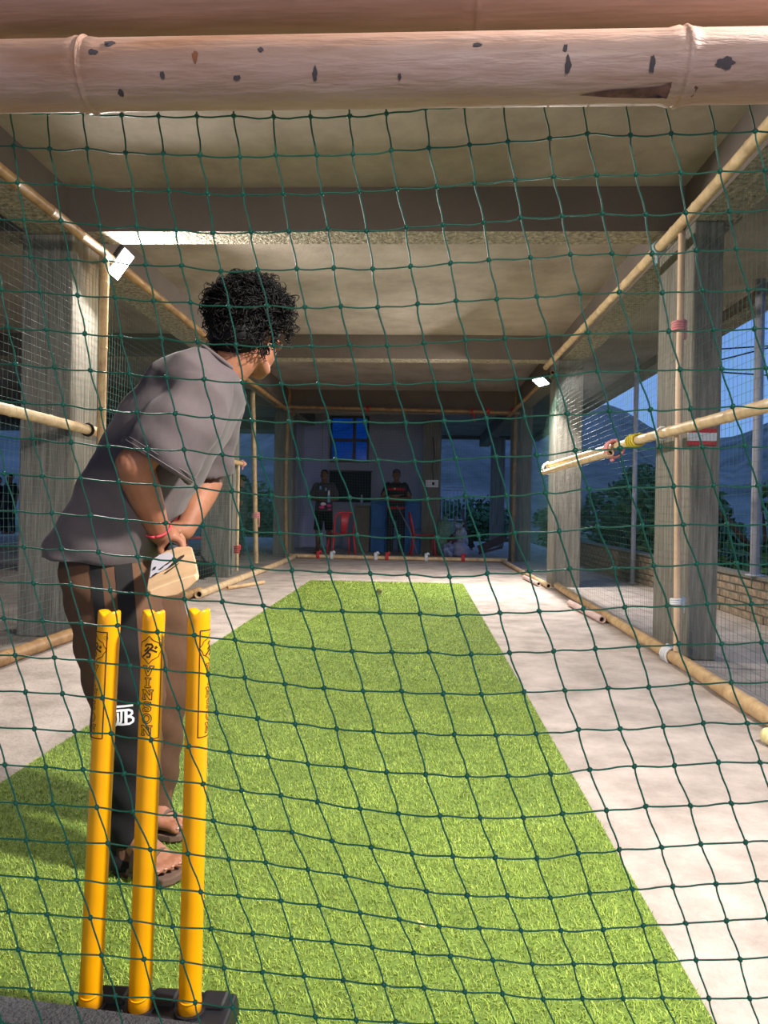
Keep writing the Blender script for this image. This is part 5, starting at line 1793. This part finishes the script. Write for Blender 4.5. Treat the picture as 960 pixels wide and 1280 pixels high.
# ------------------------------------------------------------------ red plastic chairs
def make_chair():
    t_ = thing('plastic_chair', 'chair', 'chair')
    m = MB()
    n_ = 12
    rows = []
    for j in range(n_ + 1):
        y = -.21 + .42 * j / n_
        w_ = .21 - .02 * j / n_
        rows.append([Vector((-w_ + 2 * w_ * i / 10, y, .44 - .012 * math.sin(math.pi * i / 10) - .008 * math.sin(math.pi * j / n_))) for i in range(11)])
    up = [m.ring(r_) for r_ in rows]
    dn_ = [m.ring([p_ - Vector((0, 0, .014)) for p_ in r_]) for r_ in rows]
    for j in range(n_):
        for i in range(10):
            m.f.append((up[j][i], up[j][i + 1], up[j + 1][i + 1], up[j + 1][i])); m.mi.append(0)
            m.f.append((dn_[j][i], dn_[j + 1][i], dn_[j + 1][i + 1], dn_[j][i + 1])); m.mi.append(0)
    edge_u = [up[0][i] for i in range(11)] + [up[j][10] for j in range(1, n_ + 1)] + [up[n_][i] for i in range(9, -1, -1)] + [up[j][0] for j in range(n_ - 1, 0, -1)]
    edge_d = [dn_[0][i] for i in range(11)] + [dn_[j][10] for j in range(1, n_ + 1)] + [dn_[n_][i] for i in range(9, -1, -1)] + [dn_[j][0] for j in range(n_ - 1, 0, -1)]
    m.bridge(edge_d, edge_u)
    m.build('seat', M_REDP, t_, local=True)
    m = MB()
    m.tube([(-.2, -.2, .42), (0, -.215, .418), (.2, -.2, .42)], [(.02, .008)] * 3, 8, ref=(0, 0, 1))
    m.build('front_apron', M_REDP, t_, local=True)
    for sx in (-1, 1):
        for y, yt in ((-.19, -.235), (.19, .25)):
            m = MB(); m.tube([(sx * .19, y, .435), (sx * .215, (y + yt) / 2, .2), (sx * .225, yt, 0.0)], [(.022, .02), (.02, .018), (.018, .016)], 8, ref=(1, 0, 0))
            m.build('leg', M_REDP, t_, local=True)
    m = MB()
    arch = [(-.19, .20, .42), (-.20, .235, .60), (-.185, .27, .76), (-.12, .285, .835), (0, .29, .85), (.12, .285, .835), (.185, .27, .76), (.20, .235, .60), (.19, .20, .42)]
    m.tube(catmull(arch, 4), (.024, .012), 8, ref=(0, 1, .2)) if False else m.tube(catmull(arch, 4), .019, 8)
    m.build('back_arch', M_REDP, t_, local=True)
    m = MB()
    m.tube([(0, .21, .43), (0, .24, .6), (0, .285, .82)], [(.006, .055), (.006, .065), (.006, .095)], 12, ref=(0, 1, 0))
    m.build('back_splat', M_REDP, t_, local=True)
    return t_


chair = make_chair()
p = at(427, 690, 14.55)
chair.location = (p.x, 14.42, 0)
chair.rotation_euler = (0, 0, math.radians(200))
tag(chair, 'red plastic chair standing in front of the onlooker in grey', 'chair', 'red plastic chairs')
c2 = copy_tree(chair)
p = at(537, 690, 14.75)
c2.location = (p.x - .13, 14.8, 0); c2.rotation_euler = (0, 0, math.radians(95))
tag(c2, 'red plastic chair turned sideways beside the white sacks', 'chair', 'red plastic chairs')
c3 = copy_tree(chair)
p = at(232, 690, 11.6)
c3.location = (p.x, 11.6, 0); c3.rotation_euler = (0, 0, math.radians(60))
tag(c3, 'red plastic chair on the left partly hidden by the batsman', 'chair', 'red plastic chairs')

# ------------------------------------------------------------------ far clutter
def box_thing(name, label, cat, u0, u1, v0, v1, Y, dpt, m_, group=None, onfloor=True, lid=True):
    a_, b_ = at(u0, v1, Y), at(u1, v0, Y)
    z0 = 0 if onfloor else a_.z
    t_ = thing(name, label, cat, ((a_.x + b_.x) / 2, Y + dpt / 2, z0), group)
    MB().quadbox((a_.x, Y, z0), (b_.x, Y + dpt, b_.z - (.03 if lid else 0))).build('body', m_, t_, smooth=False, bevel=.012)
    if lid:
        MB().quadbox((a_.x - .012, Y - .012, b_.z - .03), (b_.x + .012, Y + dpt + .012, b_.z)).build('lid', m_, t_, smooth=False, bevel=.008)
    return t_


box_thing('cabinet', 'grey waist high cabinet between the chair and the blue crates', 'cabinet', 443, 462, 632, 690, 15.6, .4, M_GREYCAB)
bp = at(452, 632, 15.75)
bt = thing('water_bottle', 'clear water bottle standing on the grey cabinet', 'bottle', (bp.x, 15.75, at(452, 632, 15.6).z))
zc = at(452, 632, 15.6).z
m = MB(); m.tube([(bp.x, 15.75, zc), (bp.x, 15.75, zc + .16), (bp.x, 15.75, zc + .20)], [.035, .035, .013], 12); m.build('body', mat('pale_bottle', (150, 170, 190), .2), bt)
m = MB(); m.tube([(bp.x, 15.75, zc + .20), (bp.x, 15.75, zc + .225)], .015, 10); m.build('cap', M_WHITE, bt)
for u0, u1, labs in ((463, 482, ('lower blue crate left of the crossed-arms onlooker', 'upper blue crate left of the crossed-arms onlooker')),
                     (502, 526, ('lower blue crate right of the crossed-arms onlooker', 'upper blue crate right of the crossed-arms onlooker'))):
    zt = at(500, 661, 15.7).z
    a_, b_ = at(u0, 690, 15.7), at(u1, 626, 15.7)
    for k in range(2):
        z0, z1 = (0, zt) if k == 0 else (zt, b_.z)
        t_ = thing('blue_crate', labs[k], 'crate', ((a_.x + b_.x) / 2, 15.9, z0), 'blue crates')
        MB().quadbox((a_.x, 15.7, z0), (b_.x, 16.1, z1 - .04)).build('body', M_BLUEBOX, t_, smooth=False, bevel=.01)
        MB().quadbox((a_.x - .01, 15.69, z1 - .04), (b_.x + .01, 16.11, z1)).build('rim', mat('light_blue_rim', (50, 120, 176), .5), t_, smooth=False, bevel=.006)
a_, b_ = at(411, 627, 16.9), at(464, 590, 16.9)
bd = thing('notice_board', 'dark board on the wall below the blue window', 'board', ((a_.x + b_.x) / 2, 16.95, a_.z))
MB().quadbox((a_.x, 16.93, a_.z), (b_.x, 16.999, b_.z)).build('panel', M_DARKBOARD, bd, smooth=False)
MB().quadbox((a_.x - .02, 16.915, b_.z), (b_.x + .02, 16.999, b_.z + .03)).build('top_rail', M_FRAME, bd, smooth=False)

# white railing in the far opening
RY = 18.6
a_, b_ = at(552, 652, RY), at(582, 609, RY)
rl_ = thing('white_railing', 'white barred railing in the far right opening', 'railing', ((a_.x + b_.x) / 2, RY, 0))
for z in (b_.z, b_.z - .08, a_.z + .05):
    m = MB(); m.tube([(a_.x, RY, z), (b_.x, RY, z)], .018, 8); m.build('rail', M_RAILW, rl_)
n_ = 6
for i in range(n_ + 1):
    x = a_.x + (b_.x - a_.x) * i / n_
    m = MB(); m.tube([(x, RY, 0 if i in (0, n_) else a_.z + .05), (x, RY, b_.z)], .014 if i in (0, n_) else .010, 6); m.build('bar', M_RAILW, rl_)
# leaning plank and broken boards
m = MB(); m.obox((at(576, 640, 17.5) + at(592, 690, 17.0)) / 2, Vector((.25, -.2, -.95)).normalized(), Vector((.97, .05, .24)).normalized(), Vector((0, 1, -.2)).normalized(), (.55, .03, .015))
tag(m.build('plank', mat('grey_plank', (110, 104, 110), .9), smooth=False), 'grey plank leaning in the far right opening', 'plank')
M_BOARDD = mat('brown_board', (92, 76, 78), .9, .15, 8)
M_BOARDK = mat('black_board', (34, 34, 40), .8)
for (u0, v0, u1, v1, Y, th, mm, lab) in ((598, 690, 632, 672, 15.6, .16, M_BOARDD, 'broken brown board lying against the far right pillar'),
                                        (598, 694, 628, 684, 15.2, .05, M_BOARDD, 'thin brown board on the floor under the broken board'),
                                        (588, 694, 580, 664, 15.5, .20, M_BOARDK, 'black board leaning beside the white sacks')):
    p0, p1 = at(u0, v0, Y), at(u1, v1, Y)
    p0.z = max(p0.z, th * .55 + .02)
    d_ = (p1 - p0)
    L_ = d_.length
    d_.normalize()
    sd_ = Vector((0, 1, 0))
    up_ = d_.cross(sd_)
    if up_.z < 0: up_ = -up_
    m = MB(); m.obox((p0 + p1) / 2, d_, up_, sd_, (L_ / 2, th / 2, .02))
    tag(m.build('board', mm, smooth=False, bevel=.004), lab, 'board', 'boards at the far end')


def sack(u, v, Y, r, m_, label, squash=.8):
    c_ = at(u, v, Y)
    rz_ = r * squash
    z = max(c_.z, rz_)
    rz_ = z          # stands on the floor
    m = MB()
    m.ellipsoid((c_.x, Y, z), (1, 0, 0), (0, 1, 0), (0, 0, 1), (r, r * .9, rz_), 20, 14)
    for i, q in enumerate(m.v):
        p_ = Vector(q)
        k_ = 1 + .35 * mnoise.noise(p_ * (2.2 / r) * .8) + .12 * mnoise.noise(p_ * 30)
        m.v[i] = (c_.x + (p_.x - c_.x) * k_, Y + (p_.y - Y) * k_, max(0.003, z + (p_.z - z) * k_))
    t_ = thing('woven_sack', label, 'sack', (c_.x, Y, 0), 'sacks at the far end')
    m.build('bag', m_, t_)
    m = MB()
    m.tube([(c_.x, Y, z + rz_ * .9), (c_.x + .03, Y, z + rz_ * 1.12), (c_.x + .06, Y - .02, z + rz_ * 1.25)], [r * .18, r * .08, r * .2], 10)
    m.build('tied_neck', m_, t_)


sack(556, 671, 15.2, .20, M_SACKG, 'tall green woven sack beside the slim far column', 1.3)
sack(567, 672, 15.75, .24, M_SACK, 'white printed sack on top of the far pile', 1.0)
sack(575, 676, 15.32, .15, M_SACK, 'middle white sack in the far pile', 1.0)
sack(576, 688, 14.8, .18, mat('lavender_sack', (176, 180, 210), .7, .1, 10), 'round lavender sack at the front of the far pile', .8)
sack(560, 688, 14.5, .12, mat('blue_white_sack', (150, 160, 196), .7, .4, 12, rgb2=(60, 70, 120)), 'small blue and white sack at the left of the far pile', .9)
sack(565, 682, 14.92, .10, mat('maroon_cloth', (110, 50, 60), .9), 'maroon cloth bag between the far sacks', 1.1)
# black bag left of the second pillar foot
p = at(245, 716, 9.2)
m = MB()
m.ellipsoid((p.x, 9.25, .12), (1, 0, 0), (0, 1, 0), (0, 0, 1), (.24, .16, .115), 20, 12)
for i, q in enumerate(m.v):
    p_ = Vector(q)
    m.v[i] = tuple(Vector((p_.x, p_.y, max(.004, p_.z))) + Vector((.02, .02, .012)) * mnoise.noise(p_ * 9))
bg = thing('kit_bag', 'black kit bag on the floor outside the left net', 'bag', (p.x, 9.25, 0))
m.build('bag', M_BLACKC, bg)
m = MB(); m.tube(catmull([(p.x - .12, 9.22, .2), (p.x - .06, 9.2, .30), (p.x + .06, 9.2, .30), (p.x + .12, 9.22, .2)], 5), .012, 6); m.build('handle', M_BLACKC, bg)
